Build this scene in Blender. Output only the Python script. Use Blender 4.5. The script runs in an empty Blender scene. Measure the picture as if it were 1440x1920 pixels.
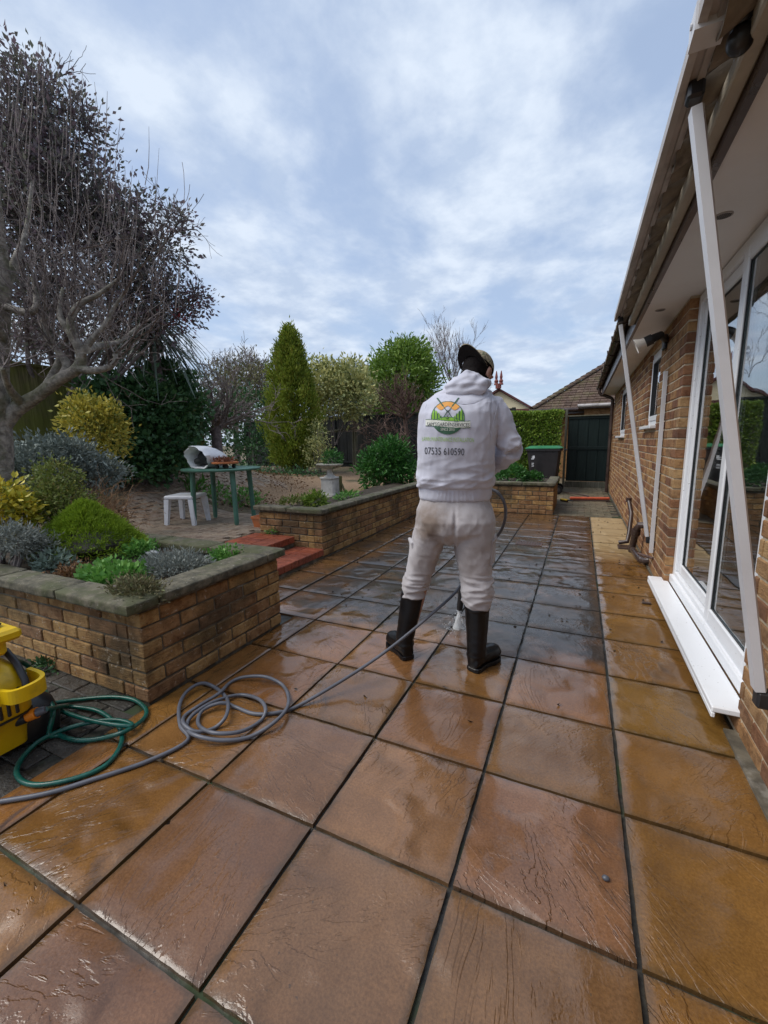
import bpy, bmesh, math, random
import numpy as np
from mathutils import Vector, Matrix, noise
from mathutils.bvhtree import BVHTree

# ------------------------------------------------------------------ camera, world, sun, exposure
sc = bpy.context.scene
COL = sc.collection
YAW, PITCH, ROLL = 0.43508, -0.163837, -0.01644
FPX = 788.4
CAM = np.array([0.0, 0.0, 1.2313])

def cam_axes():
    cy, sy = math.cos(YAW), math.sin(YAW); cp, sp = math.cos(PITCH), math.sin(PITCH); cr, sr = math.cos(ROLL), math.sin(ROLL)
    f = np.array([-sy*cp, cy*cp, sp]); r = np.array([cy, sy, 0.0]); u = np.cross(r, f)
    return cr*r+sr*u, -sr*r+cr*u, f
AR, AU, AF = cam_axes()
cd = bpy.data.cameras.new('camera'); cam = bpy.data.objects.new('camera', cd); COL.objects.link(cam)
cam.matrix_world = Matrix(((AR[0], AU[0], -AF[0], CAM[0]), (AR[1], AU[1], -AF[1], CAM[1]), (AR[2], AU[2], -AF[2], CAM[2]), (0, 0, 0, 1)))
cd.sensor_fit = 'HORIZONTAL'; cd.sensor_width = 36.0; cd.lens = 36.0*FPX/1440.0
cd.clip_start = 0.02; cd.clip_end = 2000
sc.camera = cam

SUN_EL, SUN_AZ = math.radians(52), math.radians(238)      # azimuth clockwise from +y
w = bpy.data.worlds.new('World'); sc.world = w; w.use_nodes = True
nt = w.node_tree; nt.nodes.clear()
def wn(t, **k):
    n = nt.nodes.new(t)
    for a, b in k.items(): setattr(n, a, b)
    return n
wo = wn('ShaderNodeOutputWorld'); bg = wn('ShaderNodeBackground'); bg.inputs[1].default_value = 0.092
sky = wn('ShaderNodeTexSky', sky_type='NISHITA'); sky.sun_disc = False; sky.sun_elevation = SUN_EL; sky.sun_rotation = SUN_AZ
sky.air_density = 1.0; sky.dust_density = 1.5; sky.ozone_density = 1.5
tc = wn('ShaderNodeTexCoord'); sep = wn('ShaderNodeSeparateXYZ'); nt.links.new(tc.outputs['Generated'], sep.inputs[0])
zc = wn('ShaderNodeMath', operation='MAXIMUM'); nt.links.new(sep.outputs[2], zc.inputs[0]); zc.inputs[1].default_value = 0.0
za = wn('ShaderNodeMath', operation='ADD'); nt.links.new(zc.outputs[0], za.inputs[0]); za.inputs[1].default_value = 0.16
dx = wn('ShaderNodeMath', operation='DIVIDE'); nt.links.new(sep.outputs[0], dx.inputs[0]); nt.links.new(za.outputs[0], dx.inputs[1])
dy = wn('ShaderNodeMath', operation='DIVIDE'); nt.links.new(sep.outputs[1], dy.inputs[0]); nt.links.new(za.outputs[0], dy.inputs[1])
cmb = wn('ShaderNodeCombineXYZ'); nt.links.new(dx.outputs[0], cmb.inputs[0]); nt.links.new(dy.outputs[0], cmb.inputs[1])
mp = wn('ShaderNodeMapping'); nt.links.new(cmb.outputs[0], mp.inputs[0]); mp.inputs['Location'].default_value = (3.1, 1.7, 0); mp.inputs['Rotation'].default_value = (0, 0, math.radians(35)); mp.inputs['Scale'].default_value = (1.0, 0.72, 1)
n1 = wn('ShaderNodeTexNoise'); n1.inputs['Scale'].default_value = 2.3; n1.inputs['Detail'].default_value = 9; n1.inputs['Roughness'].default_value = 0.56; n1.inputs['Distortion'].default_value = 0.15
nt.links.new(mp.outputs[0], n1.inputs['Vector'])
r1 = wn('ShaderNodeMapRange', interpolation_type='SMOOTHSTEP'); r1.inputs['From Min'].default_value = 0.36; r1.inputs['From Max'].default_value = 0.60
nt.links.new(n1.outputs[0], r1.inputs[0])
n2 = wn('ShaderNodeTexNoise'); n2.inputs['Scale'].default_value = 4.6; n2.inputs['Detail'].default_value = 9; n2.inputs['Roughness'].default_value = 0.58
mp2 = wn('ShaderNodeMapping'); nt.links.new(cmb.outputs[0], mp2.inputs[0]); mp2.inputs['Location'].default_value = (-5.3, 8.2, 2)
nt.links.new(mp2.outputs[0], n2.inputs['Vector'])
cr_ = wn('ShaderNodeValToRGB'); nt.links.new(n2.outputs[0], cr_.inputs[0])
cr_.color_ramp.elements[0].position = 0.38; cr_.color_ramp.elements[0].color = (3.05, 3.7, 4.8, 1)
cr_.color_ramp.elements[1].position = 0.62; cr_.color_ramp.elements[1].color = (4.4, 4.95, 5.75, 1)
# clear patches between the clouds: the Nishita blue, thinned by high haze
hz = wn('ShaderNodeMix', data_type='RGBA'); hz.inputs['Factor'].default_value = 0.62; hz.inputs['B'].default_value = (3.0, 3.7, 4.95, 1)
nt.links.new(sky.outputs[0], hz.inputs['A'])
mx = wn('ShaderNodeMix', data_type='RGBA'); nt.links.new(r1.outputs[0], mx.inputs['Factor']); nt.links.new(hz.outputs['Result'], mx.inputs['A']); nt.links.new(cr_.outputs[0], mx.inputs['B'])
nt.links.new(mx.outputs['Result'], bg.inputs[0]); nt.links.new(bg.outputs[0], wo.inputs[0])

sl = bpy.data.lights.new('sun', 'SUN'); sl.energy = 1.5; sl.angle = math.radians(40); sl.color = (1.0, 0.95, 0.88)
so = bpy.data.objects.new('sun', sl); COL.objects.link(so)
sd = Vector((math.sin(SUN_AZ)*math.cos(SUN_EL), math.cos(SUN_AZ)*math.cos(SUN_EL), math.sin(SUN_EL)))
so.rotation_euler = sd.to_track_quat('Z', 'Y').to_euler(); so.location = (0, -3, 8)
sc.view_settings.view_transform = 'Standard'; sc.view_settings.look = 'None'; sc.view_settings.exposure = 0.92; sc.view_settings.gamma = 1.0

# ------------------------------------------------------------------ helpers
def ray(x, y):
    return AR*((x-720)/FPX) + AU*((960-y)/FPX) + AF
def on_z(x, y, z=0.0):
    d = ray(x, y); return CAM + d*((z-CAM[2])/d[2])
def on_x(x, y, X):
    d = ray(x, y); return CAM + d*(X/d[0])
def on_y(x, y, Y):
    d = ray(x, y); return CAM + d*(Y/d[1])
def at(x, y, D):
    d = ray(x, y); return CAM + d*(D/math.hypot(d[0], d[1]))
def mpp(x, y, D):      # metres per photo pixel at that point
    d = ray(x, y); return D/math.hypot(d[0], d[1])/FPX

def lerp(a, b, t): return a+(b-a)*t
def sstep(a, b, x):
    t = min(1, max(0, (x-a)/(b-a))); return t*t*(3-2*t)

class MB:
    def __init__(s): s.v = []; s.f = []; s.mi = []
    def add(s, vs, fs, m=0):
        o = len(s.v); s.v += [tuple(map(float, q)) for q in vs]; s.f += [tuple(i+o for i in f) for f in fs]; s.mi += [m]*len(fs); return s
    def box(s, a, b, m=0, M=None):
        x0, y0, z0 = a; x1, y1, z1 = b
        vs = [(x0,y0,z0),(x1,y0,z0),(x1,y1,z0),(x0,y1,z0),(x0,y0,z1),(x1,y0,z1),(x1,y1,z1),(x0,y1,z1)]
        if M is not None: vs = [tuple(M @ Vector(q)) for q in vs]
        return s.add(vs, [(0,3,2,1),(4,5,6,7),(0,1,5,4),(1,2,6,5),(2,3,7,6),(3,0,4,7)], m)
    def cbox(s, a, b, c=0.004, m=0, M=None):      # chamfered box
        a = Vector(a); b = Vector(b); ctr = (a+b)/2; h = (b-a)/2; c = min(c, min(h)*0.9)
        vs = []; idx = {}
        for sx in (-1, 1):
            for sy in (-1, 1):
                for sz in (-1, 1):
                    for ax in range(3):
                        q = [sx*(h[0]-c), sy*(h[1]-c), sz*(h[2]-c)]
                        q[ax] = (sx, sy, sz)[ax]*h[ax]
                        idx[(sx, sy, sz, ax)] = len(vs); vs.append(Vector(q)+ctr)
        fs = []
        for ax in range(3):
            for sg in (-1, 1):
                o = [i for i in range(3) if i != ax]; L = []
                for (p, q) in ((-1,-1),(1,-1),(1,1),(-1,1)):
                    k = [0,0,0]; k[ax] = sg; k[o[0]] = p; k[o[1]] = q; L.append(idx[(k[0],k[1],k[2],ax)])
                fs.append(L if (sg > 0) == (ax != 1) else L[::-1])
        for ax in range(3):                            # edges
            o = [i for i in range(3) if i != ax]
            for p in (-1, 1):
                for q in (-1, 1):
                    def K(e, axx):
                        k = [0,0,0]; k[ax] = e; k[o[0]] = p; k[o[1]] = q; return idx[(k[0],k[1],k[2],axx)]
                    fs.append([K(-1,o[0]), K(1,o[0]), K(1,o[1]), K(-1,o[1])])
        for sx in (-1, 1):
            for sy in (-1, 1):
                for sz in (-1, 1): fs.append([idx[(sx,sy,sz,0)], idx[(sx,sy,sz,1)], idx[(sx,sy,sz,2)]])
        if M is not None: vs = [M @ q for q in vs]
        return s.add(vs, fs, m)
    def tube(s, pts, rad, n=8, m=0, cap=True, closed=False):
        pts = [Vector(p) for p in pts]; N = len(pts)
        rad = rad if hasattr(rad, '__len__') else [rad]*N
        T = []
        for i in range(N):
            if closed: t = pts[(i+1) % N]-pts[i-1]
            else: t = pts[min(i+1, N-1)]-pts[max(i-1, 0)]
            T.append(t.normalized() if t.length > 1e-9 else Vector((0,0,1)))
        ref = Vector((0,0,1)) if abs(T[0].z) < 0.9 else Vector((1,0,0))
        u = T[0].cross(ref).normalized(); vs = []
        for i in range(N):
            u = (u-T[i]*u.dot(T[i]))
            u = u.normalized() if u.length > 1e-6 else T[i].orthogonal().normalized()
            v = T[i].cross(u)
            for k in range(n):
                a = 2*math.pi*k/n; vs.append(pts[i]+(u*math.cos(a)+v*math.sin(a))*rad[i])
        fs = []
        for i in range(N if closed else N-1):
            j = (i+1) % N
            for k in range(n): fs.append((i*n+k, i*n+(k+1) % n, j*n+(k+1) % n, j*n+k))
        if cap and not closed: fs += [tuple(range(n))[::-1], tuple(range((N-1)*n, N*n))]
        return s.add(vs, fs, m)
    def lathe(s, prof, c=(0,0,0), n=24, m=0, cap=True, axis=None):
        vs = []; 
        Mx = Matrix.Translation(Vector(c))
        if axis is not None: Mx = Mx @ Vector(axis).to_track_quat('Z','Y').to_matrix().to_4x4()
        for r, z in prof:
            for k in range(n):
                a = 2*math.pi*k/n; vs.append(Mx @ Vector((r*math.cos(a), r*math.sin(a), z)))
        fs = []
        for i in range(len(prof)-1):
            for k in range(n): fs.append((i*n+k, i*n+(k+1) % n, (i+1)*n+(k+1) % n, (i+1)*n+k))
        if cap: fs += [tuple(range(n))[::-1], tuple(range((len(prof)-1)*n, len(prof)*n))]
        return s.add(vs, fs, m)
    def loft(s, rings, m=0, cap=True):
        n = len(rings[0]); vs = [q for r in rings for q in r]; fs = []
        for i in range(len(rings)-1):
            for k in range(n): fs.append((i*n+k, i*n+(k+1) % n, (i+1)*n+(k+1) % n, (i+1)*n+k))
        if cap: fs += [tuple(range(n))[::-1], tuple(range((len(rings)-1)*n, len(rings)*n))]
        return s.add(vs, fs, m)
    def prism(s, poly, d, m=0):                         # poly: list of Vectors, d: extrude vector
        n = len(poly); p = [Vector(q) for q in poly]; d = Vector(d)
        return s.add(p+[q+d for q in p], [tuple(range(n))[::-1], tuple(range(n, 2*n))]+[(i, (i+1) % n, n+(i+1) % n, n+i) for i in range(n)], m)
    def sphere(s, c, r, n=16, k=10, m=0, M=None):
        r = r if hasattr(r, '__len__') else (r, r, r); rings = []
        for i in range(k+1):
            ph = math.pi*(i/k)-math.pi/2
            ph = max(-math.pi/2+0.03, min(math.pi/2-0.03, ph))
            R = []
            for j in range(n):
                q = Vector((r[0]*math.cos(ph)*math.cos(2*math.pi*j/n), r[1]*math.cos(ph)*math.sin(2*math.pi*j/n), r[2]*math.sin(ph)))
                R.append((M @ q if M is not None else q)+Vector(c))
            rings.append(R)
        return s.loft(rings, m)
    def mesh(s, name='mesh', smooth=None):
        me = bpy.data.meshes.new(name); me.from_pydata(s.v, [], s.f)
        if any(s.mi): me.polygons.foreach_set('material_index', s.mi)
        me.update()
        if smooth: smooth_mesh(me, smooth)
        return me
    def build(s, name, mat, parent=None, smooth=None, fix=True):
        me = s.mesh(name, smooth)
        if fix:
            b = bmesh.new(); b.from_mesh(me); bmesh.ops.recalc_face_normals(b, faces=b.faces); b.to_mesh(me); b.free()
            if smooth: smooth_mesh(me, smooth)
        return link(name, me, mat, parent)

def smooth_mesh(me, ang=40):
    me.polygons.foreach_set('use_smooth', [True]*len(me.polygons))
    if ang and ang < 170:
        b = bmesh.new(); b.from_mesh(me); lim = math.radians(ang)
        for e in b.edges:
            if len(e.link_faces) == 2: e.smooth = e.calc_face_angle(3.2) < lim
        b.to_mesh(me); b.free()

def wmat(o): return Matrix.LocRotScale(o.location, o.rotation_euler, o.scale)
def attach(o, parent):
    if parent is not None:
        o.parent = parent; o.matrix_parent_inverse = wmat(parent).inverted()
def link(name, me, mat, parent=None):
    o = bpy.data.objects.new(name, me); COL.objects.link(o)
    if mat is not None and len(me.materials) == 0:
        for m_ in (mat if isinstance(mat, (list, tuple)) else [mat]): me.materials.append(m_)
    attach(o, parent); return o
def thing(name, label, cat, loc=(0,0,0), group=None):
    o = bpy.data.objects.new(name, None); COL.objects.link(o); o.location = tuple(map(float, loc)); o.empty_display_size = 0.05
    return tag(o, label, cat, group)
def tag(o, label=None, cat=None, group=None, kind=None):
    if label: o['label'] = label
    if cat: o['category'] = cat
    if group: o['group'] = group
    if kind: o['kind'] = kind
    return o
def inst(name, me, loc, rot=(0,0,0), scl=(1,1,1), parent=None, color=None):
    o = bpy.data.objects.new(name, me); COL.objects.link(o)
    o.location = tuple(map(float, loc)); o.rotation_euler = rot; o.scale = scl
    if color: o.color = color
    attach(o, parent); return o

# ------------------------------------------------------------------ materials
class NM:
    def __init__(s, name):
        s.m = bpy.data.materials.new(name); s.m.use_nodes = True; s.t = s.m.node_tree
        s.b = s.t.nodes['Principled BSDF']; s.out = s.t.nodes['Material Output']
    def n(s, typ, ins=None, **k):
        q = s.t.nodes.new('ShaderNode'+typ)
        for a, b in k.items(): setattr(q, a, b)
        for a, b in (ins or {}).items(): s.set(q.inputs[a], b)
        return q
    def set(s, i, v):
        if isinstance(v, bpy.types.NodeSocket): s.t.links.new(v, i)
        else:
            if i.type == 'RGBA' and hasattr(v, '__len__') and len(v) == 3: v = (*v, 1)
            i.default_value = v
    def p(s, **k):
        for a, b in k.items(): s.set(s.b.inputs[a.replace('_', ' ')], b)
        return s
    def pos(s): return s.n('NewGeometry').outputs['Position']
    def obj(s): return s.n('TexCoord').outputs['Object']
    def noise(s, sc_=5, det=4, rough=0.55, dist=0.0, vec=None, w=None):
        q = s.n('TexNoise', {'Scale': sc_, 'Detail': det, 'Roughness': rough, 'Distortion': dist})
        if w is not None:
            q.noise_dimensions = '4D'; s.set(q.inputs['W'], w)
        s.set(q.inputs['Vector'], vec if vec is not None else s.pos()); return q.outputs[0]
    def map(s, vec, scl=(1,1,1), loc=(0,0,0), rot=(0,0,0)):
        return s.n('Mapping', {'Vector': vec, 'Scale': scl, 'Location': loc, 'Rotation': rot}).outputs[0]
    def rng(s, v, a, b, c=0.0, d=1.0, smooth=True):
        return s.n('MapRange', {'Value': v, 'From Min': a, 'From Max': b, 'To Min': c, 'To Max': d}, interpolation_type='SMOOTHSTEP' if smooth else 'LINEAR').outputs[0]
    def math(s, op, a, b=0.0, c=0.0):
        q = s.n('Math', operation=op); s.set(q.inputs[0], a); s.set(q.inputs[1], b); s.set(q.inputs[2], c); return q.outputs[0]
    def mix(s, f, a, b, bt='MIX'):
        q = s.n('Mix', data_type='RGBA', blend_type=bt); s.set(q.inputs['Factor'], f); s.set(q.inputs['A'], a); s.set(q.inputs['B'], b); return q.outputs['Result']
    def ramp(s, v, els, interp='LINEAR'):
        q = s.n('ValToRGB'); s.set(q.inputs[0], v); c = q.color_ramp; c.interpolation = interp
        while len(c.elements) < len(els): c.elements.new(0.5)
        for e, (p_, col) in zip(c.elements, els): e.position = p_; e.color = (*col, 1)
        return q.outputs[0]
    def bump(s, h, st=0.3, dist=0.01, nrm=None):
        q = s.n('Bump', {'Height': h, 'Strength': st, 'Distance': dist})
        if nrm is not None: s.set(q.inputs['Normal'], nrm)
        s.set(s.b.inputs['Normal'], q.outputs[0]); return q.outputs[0]
    def rand(s):
        a = s.n('ObjectInfo').outputs['Random']; b = s.n('Attribute', attribute_name='rnd').outputs['Fac']
        return s.math('FRACT', s.math('ADD', a, b))

def simple(name, col, rough=0.6, var=0.15, sc_=8, bump=0.0, bsc=40, metal=0.0, spec=0.5, dirt=None):
    q = NM(name); n_ = q.noise(sc_, 5)
    lo = tuple(c*(1-var) for c in col); hi = tuple(min(1, c*(1+var)) for c in col)
    c = q.mix(q.rng(n_, 0.3, 0.7), lo, hi)
    if dirt:
        c = q.mix(q.math('MULTIPLY', q.rng(q.noise(sc_*0.6, 7, 0.65), 0.5, 0.68), dirt[1]), c, dirt[0])
    q.p(Base_Color=c, Roughness=q.rng(n_, 0.2, 0.8, max(0.02, rough-0.08), min(1, rough+0.08)), Metallic=metal, Specular_IOR_Level=spec)
    if bump: q.bump(q.noise(bsc, 4), bump, 0.004)
    return q.m

def leafmat(name, cols, rough=0.45, trans=0.25, spec=0.35):
    q = NM(name); r = q.n('Attribute', attribute_name='rnd').outputs['Fac']
    k = len(cols); c = q.ramp(r, [(i/max(1, k-1), col) for i, col in enumerate(cols)])
    q.p(Base_Color=c, Roughness=rough, Specular_IOR_Level=spec)
    tr = q.n('BsdfTranslucent', {'Color': c}); ms = q.n('MixShader', {0: trans})
    q.t.links.new(q.b.outputs[0], ms.inputs[1]); q.t.links.new(tr.outputs[0], ms.inputs[2]); q.t.links.new(ms.outputs[0], q.out.inputs[0])
    return q.m

M = {}
# wet riven patio slab: object colour = the slab's own colour, dirt = the black algae not yet washed off
q = NM('wet_slab')
oi = q.n('ObjectInfo'); P = q.pos(); sp_ = q.n('SeparateXYZ', {0: P}); X_, Y_ = sp_.outputs[0], sp_.outputs[1]
rot = q.n('VectorRotate', {'Vector': q.obj(), 'Angle': q.math('MULTIPLY', oi.outputs['Random'], 6.283)}, rotation_type='Z_AXIS').outputs[0]
off = q.n('VectorMath', {0: rot, 1: q.n('CombineXYZ', {0: q.math('MULTIPLY', oi.outputs['Random'], 37.0), 1: q.math('MULTIPLY', oi.outputs['Random'], 91.0), 2: 0.0}).outputs[0]}, operation='ADD').outputs[0]
big = q.noise(1.0, 6, 0.60, 0.55, q.map(off, (1.9, 5.2, 1)))
tt = q.math('MULTIPLY', big, 14.0); fr = q.math('FRACT', tt)
terr = q.math('ADD', q.math('FLOOR', tt), q.rng(fr, 0.72, 1.0))
patch = q.math('MULTIPLY', q.rng(q.noise(3.0, 2, 0.5, 0.0, off), 0.40, 0.58), q.rng(q.math('FRACT', q.math('MULTIPLY', oi.outputs['Random'], 17.3)), 0.0, 1.0, 0.35, 1.0, False))
fine = q.noise(60, 6, 0.65, 0.0, off); mid = q.noise(1.0, 5, 0.62, 0.8, q.map(off, (11, 34, 1)))
hgt = q.math('ADD', q.math('MULTIPLY', q.math('MULTIPLY', terr, patch), 0.50), q.math('ADD', q.math('MULTIPLY', fine, 0.20), q.math('MULTIPLY', q.math('MULTIPLY', mid, patch), 0.22)))
base = q.mix(q.rng(q.noise(2.6, 6, 0.6), 0.30, 0.72), q.mix(1.0, oi.outputs['Color'], (0.38, 0.35, 0.32), 'MULTIPLY'), q.mix(1.0, oi.outputs['Color'], (0.62, 0.585, 0.53), 'MULTIPLY'))
base = q.mix(q.math('MULTIPLY', q.rng(q.noise(9, 7, 0.7, 0.4), 0.52, 0.74), 0.28), base, (0.10, 0.052, 0.022))
crev = q.math('MULTIPLY', q.math('MULTIPLY', q.rng(fr, 0.66, 0.86), q.rng(fr, 1.0, 0.9)), patch)
base = q.mix(q.math('MULTIPLY', crev, 0.05), base, (0.07, 0.045, 0.025))
spk = q.rng(q.noise(75, 2, 0.5), 0.70, 0.76); base = q.mix(q.math('MULTIPLY', spk, 0.6), base, (0.05, 0.04, 0.03))
gr_ = q.noise(140, 3, 0.7); base = q.mix(q.rng(gr_, 0.25, 0.75), q.mix(1.0, base, (0.72, 0.70, 0.68), 'MULTIPLY'), q.mix(1.0, base, (1.12, 1.12, 1.12), 'MULTIPLY'))
ob = q.n('SeparateXYZ', {0: q.obj()}); edg = q.math('MAXIMUM', q.math('ABSOLUTE', ob.outputs[0]), q.math('ABSOLUTE', ob.outputs[1]))
edg = q.math('MULTIPLY', q.rng(q.math('ADD', edg, q.math('MULTIPLY', q.math('SUBTRACT', q.noise(9, 6, 0.7), 0.5), 0.045)), 0.203, 0.2235), 0.45); base = q.mix(edg, base, (0.048, 0.038, 0.022))
# unwashed area
wob = q.math('MULTIPLY', q.math('SUBTRACT', q.noise(1.7, 5, 0.6, 0.6), 0.5), 1.3)
yy = q.math('ADD', Y_, wob)
unw = q.rng(yy, 2.30, 2.62)
notr = q.rng(X_, 0.20, 0.185)                                         # strip along the house already cleaned
far_ = q.rng(q.math('ADD', q.math('MULTIPLY', X_, 1.0), q.math('MULTIPLY', Y_, 0.5)), 1.9, 3.0, 1.0, 0.42)
lft = q.rng(q.math('ADD', X_, q.math('MULTIPLY', q.math('SUBTRACT', q.noise(2.3, 5), 0.5), 1.2)), -2.35, -1.85, 0.45, 1.0)
dirt = q.math('MULTIPLY', q.math('MULTIPLY', unw, notr), q.math('MULTIPLY', far_, lft))
dirt = q.math('MULTIPLY', dirt, q.rng(q.noise(4.5, 7, 0.65, 0.3), 0.30, 0.56, 0.62, 1.0))
base = q.mix(q.math('MULTIPLY', dirt, 0.93), base, q.mix(q.noise(25, 5), (0.020, 0.020, 0.020), (0.058, 0.055, 0.050)))
dry = q.math('MULTIPLY', q.math('MULTIPLY', q.math('SUBTRACT', 1.0, edg), q.rng(X_, 0.18, 0.21)), q.rng(yy, 4.7, 5.4))    # drier, paler strip by the wall further on
base = q.mix(q.math('MULTIPLY', dry, 0.75), base, q.mix(q.noise(7, 6, 0.65), (0.36, 0.26, 0.135), (0.50, 0.38, 0.215)))
wet = q.rng(q.noise(1.3, 4, 0.55), 0.25, 0.60)
rgh = q.math('ADD', q.rng(wet, 0, 1, 0.34, 0.16), q.math('MULTIPLY', fine, 0.12))
rgh = q.math('ADD', rgh, q.math('ADD', q.math('MULTIPLY', dry, 0.35), q.math('MULTIPLY', dirt, 0.06)))
q.p(Base_Color=base, Roughness=rgh, Specular_IOR_Level=0.30, IOR=1.45)
q.set(q.b.inputs['Coat Weight'], q.math('MULTIPLY', q.rng(wet, 0.0, 0.8, 0.8, 1.0), q.math('SUBTRACT', 1.0, q.math('MAXIMUM', dry, q.math('MULTIPLY', dirt, 0.5))))); q.set(q.b.inputs['Coat Roughness'], q.rng(q.noise(9, 5, 0.6), 0.35, 0.65, 0.03, 0.08)); q.set(q.b.inputs['Coat IOR'], 1.5)
bn = q.bump(hgt, 0.8, 0.0085)
q.t.links.new(q.n('Bump', {'Height': q.math('ADD', q.math('MULTIPLY', hgt, 0.85), q.math('MULTIPLY', q.noise(5, 3), 0.15)), 'Strength': 0.5, 'Distance': 0.0045}).outputs[0], q.b.inputs['Coat Normal'])
M['slab'] = q.m

q = NM('joint_bed'); n_ = q.noise(30, 6, 0.6)
c = q.mix(q.rng(n_, 0.35, 0.65), (0.018, 0.016, 0.012), (0.05, 0.044, 0.033))
c = q.mix(q.rng(q.noise(3.5, 5, 0.6), 0.52, 0.64), c, (0.022, 0.04, 0.010))
q.p(Base_Color=c, Roughness=q.rng(q.noise(6), 0.4, 0.6, 0.35, 0.8)); q.bump(n_, 0.6, 0.006); M['joint'] = q.m

def brickmat(name, els, moss=0.4, mosscol=(0.045, 0.045, 0.022), wet=0.0, pale=0.0, rough=0.85):
    q = NM(name); r = q.rand(); O = q.obj(); W = q.pos()
    c = q.ramp(r, els)
    blot = q.noise(11, 5, 0.65, 0.3, W); c = q.mix(q.rng(blot, 0.42, 0.66), c, q.mix(1.0, c, (0.60, 0.52, 0.47), 'MULTIPLY')); c = q.mix(q.math('MULTIPLY', q.rng(q.noise(45, 5, 0.7, 0.2, W), 0.54, 0.66), 0.55), c, q.mix(1.0, c, (0.35, 0.30, 0.28), 'MULTIPLY'))
    st = q.noise(1.0, 4, 0.6, 0.2, q.map(W, (22, 22, 75))); c = q.mix(q.math('MULTIPLY', q.rng(st, 0.52, 0.72), 0.45), c, q.mix(1.0, c, (1.45, 1.4, 1.3), 'MULTIPLY'))
    c = q.mix(q.math('MULTIPLY', q.rng(q.noise(2.0, 6, 0.62, 0.2, W), 0.45, 0.66), moss), c, mosscol)
    if pale: c = q.mix(q.math('MULTIPLY', q.rng(q.noise(38, 4, 0.7, 0, W), 0.60, 0.72), pale), c, (0.55, 0.50, 0.42))
    q.p(Base_Color=c, Roughness=rough-wet*q.b.inputs['Roughness'].default_value*0.4 if False else rough, Specular_IOR_Level=0.3)
    drag = q.noise(1.0, 3, 0.6, 0.4, q.map(W, (30, 30, 160)))
    q.bump(q.math('ADD', drag, q.math('ADD', q.math('MULTIPLY', q.noise(120, 4, 0.6, 0, W), 0.6), q.math('MULTIPLY', q.noise(40, 4, 0.65, 0, W), 0.8))), 0.85, 0.007); return q.m
M['house_brick'] = brickmat('house_brick', [(0.0, (0.30, 0.155, 0.07)), (0.3, (0.40, 0.235, 0.10)), (0.55, (0.30, 0.145, 0.07)), (0.8, (0.17, 0.075, 0.042)), (1.0, (0.43, 0.27, 0.125))], 0.25, (0.12, 0.08, 0.05))
M['planter_brick'] = brickmat('planter_brick', [(0.0, (0.33, 0.195, 0.08)), (0.25, (0.43, 0.265, 0.105)), (0.5, (0.32, 0.18, 0.08)), (0.75, (0.24, 0.135, 0.07)), (1.0, (0.44, 0.275, 0.11))], 0.72, (0.036, 0.032, 0.018), pale=0.55)
M['red_brick'] = brickmat('red_brick', [(0.0, (0.30, 0.075, 0.040)), (0.5, (0.38, 0.10, 0.05)), (1.0, (0.26, 0.068, 0.042))], 0.25, (0.07, 0.04, 0.03), rough=0.45)
M['paver'] = brickmat('terrace_paver', [(0.0, (0.28, 0.22, 0.17)), (0.4, (0.36, 0.28, 0.21)), (0.7, (0.31, 0.235, 0.18)), (1.0, (0.40, 0.315, 0.23))], 0.5, (0.17, 0.15, 0.11), rough=0.6)
M['dark_paver'] = brickmat('dark_paver', [(0.0, (0.036, 0.034, 0.031)), (0.5, (0.052, 0.048, 0.042)), (1.0, (0.070, 0.062, 0.052))], 0.3, (0.025, 0.028, 0.018), pale=0.25, rough=0.5)
M['grey_paver'] = brickmat('grey_paver', [(0.0, (0.15, 0.125, 0.085)), (0.5, (0.19, 0.16, 0.105)), (1.0, (0.13, 0.115, 0.08))], 0.5, (0.06, 0.062, 0.035), rough=0.6)
M['mortar'] = simple('mortar', (0.46, 0.38, 0.27), 0.95, 0.25, 20, 0.4, 80)
M['old_mortar'] = simple('weathered_mortar', (0.10, 0.085, 0.06), 0.95, 0.4, 14, 0.4, 80, dirt=((0.30, 0.28, 0.24), 0.5))
q = NM('coping'); W = q.pos(); n_ = q.noise(16, 7, 0.68)
c = q.mix(q.rng(n_, 0.34, 0.66), (0.055, 0.050, 0.034), (0.16, 0.142, 0.098)); c = q.mix(q.math('MULTIPLY', q.rng(q.noise(5, 6, 0.65), 0.46, 0.62), 0.8), c, (0.06, 0.066, 0.024))
c = q.mix(q.math('MULTIPLY', q.rng(q.noise(34, 5, 0.7), 0.62, 0.70), 0.6), c, (0.42, 0.40, 0.34))
q.p(Base_Color=c, Roughness=0.9); q.bump(q.math('ADD', n_, q.noise(70, 5, 0.6)), 0.6, 0.008); M['coping'] = q.m
M['soil'] = simple('soil', (0.045, 0.032, 0.020), 0.95, 0.5, 25, 0.9, 60)
q = NM('gravel_bed'); n_ = q.noise(55, 4, 0.6); c = q.ramp(n_, [(0.25, (0.06, 0.038, 0.022)), (0.5, (0.24, 0.155, 0.09)), (0.75, (0.36, 0.26, 0.16))]); c = q.mix(q.rng(q.noise(0.9, 5), 0.55, 0.68), c, (0.07, 0.06, 0.03)); q.p(Base_Color=c, Roughness=0.9); q.bump(n_, 0.8, 0.015); M['gravel'] = q.m
q = NM('garden_earth'); n_ = q.noise(18, 7, 0.65); c = q.mix(q.rng(n_, 0.35, 0.65), (0.075, 0.056, 0.036), (0.20, 0.148, 0.088)); c = q.mix(q.math('MULTIPLY', q.rng(q.noise(2.2, 6), 0.5, 0.62), 0.8), c, (0.085, 0.10, 0.032)); q.p(Base_Color=c, Roughness=0.95); q.bump(n_, 0.9, 0.02); M['earth'] = q.m
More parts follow.
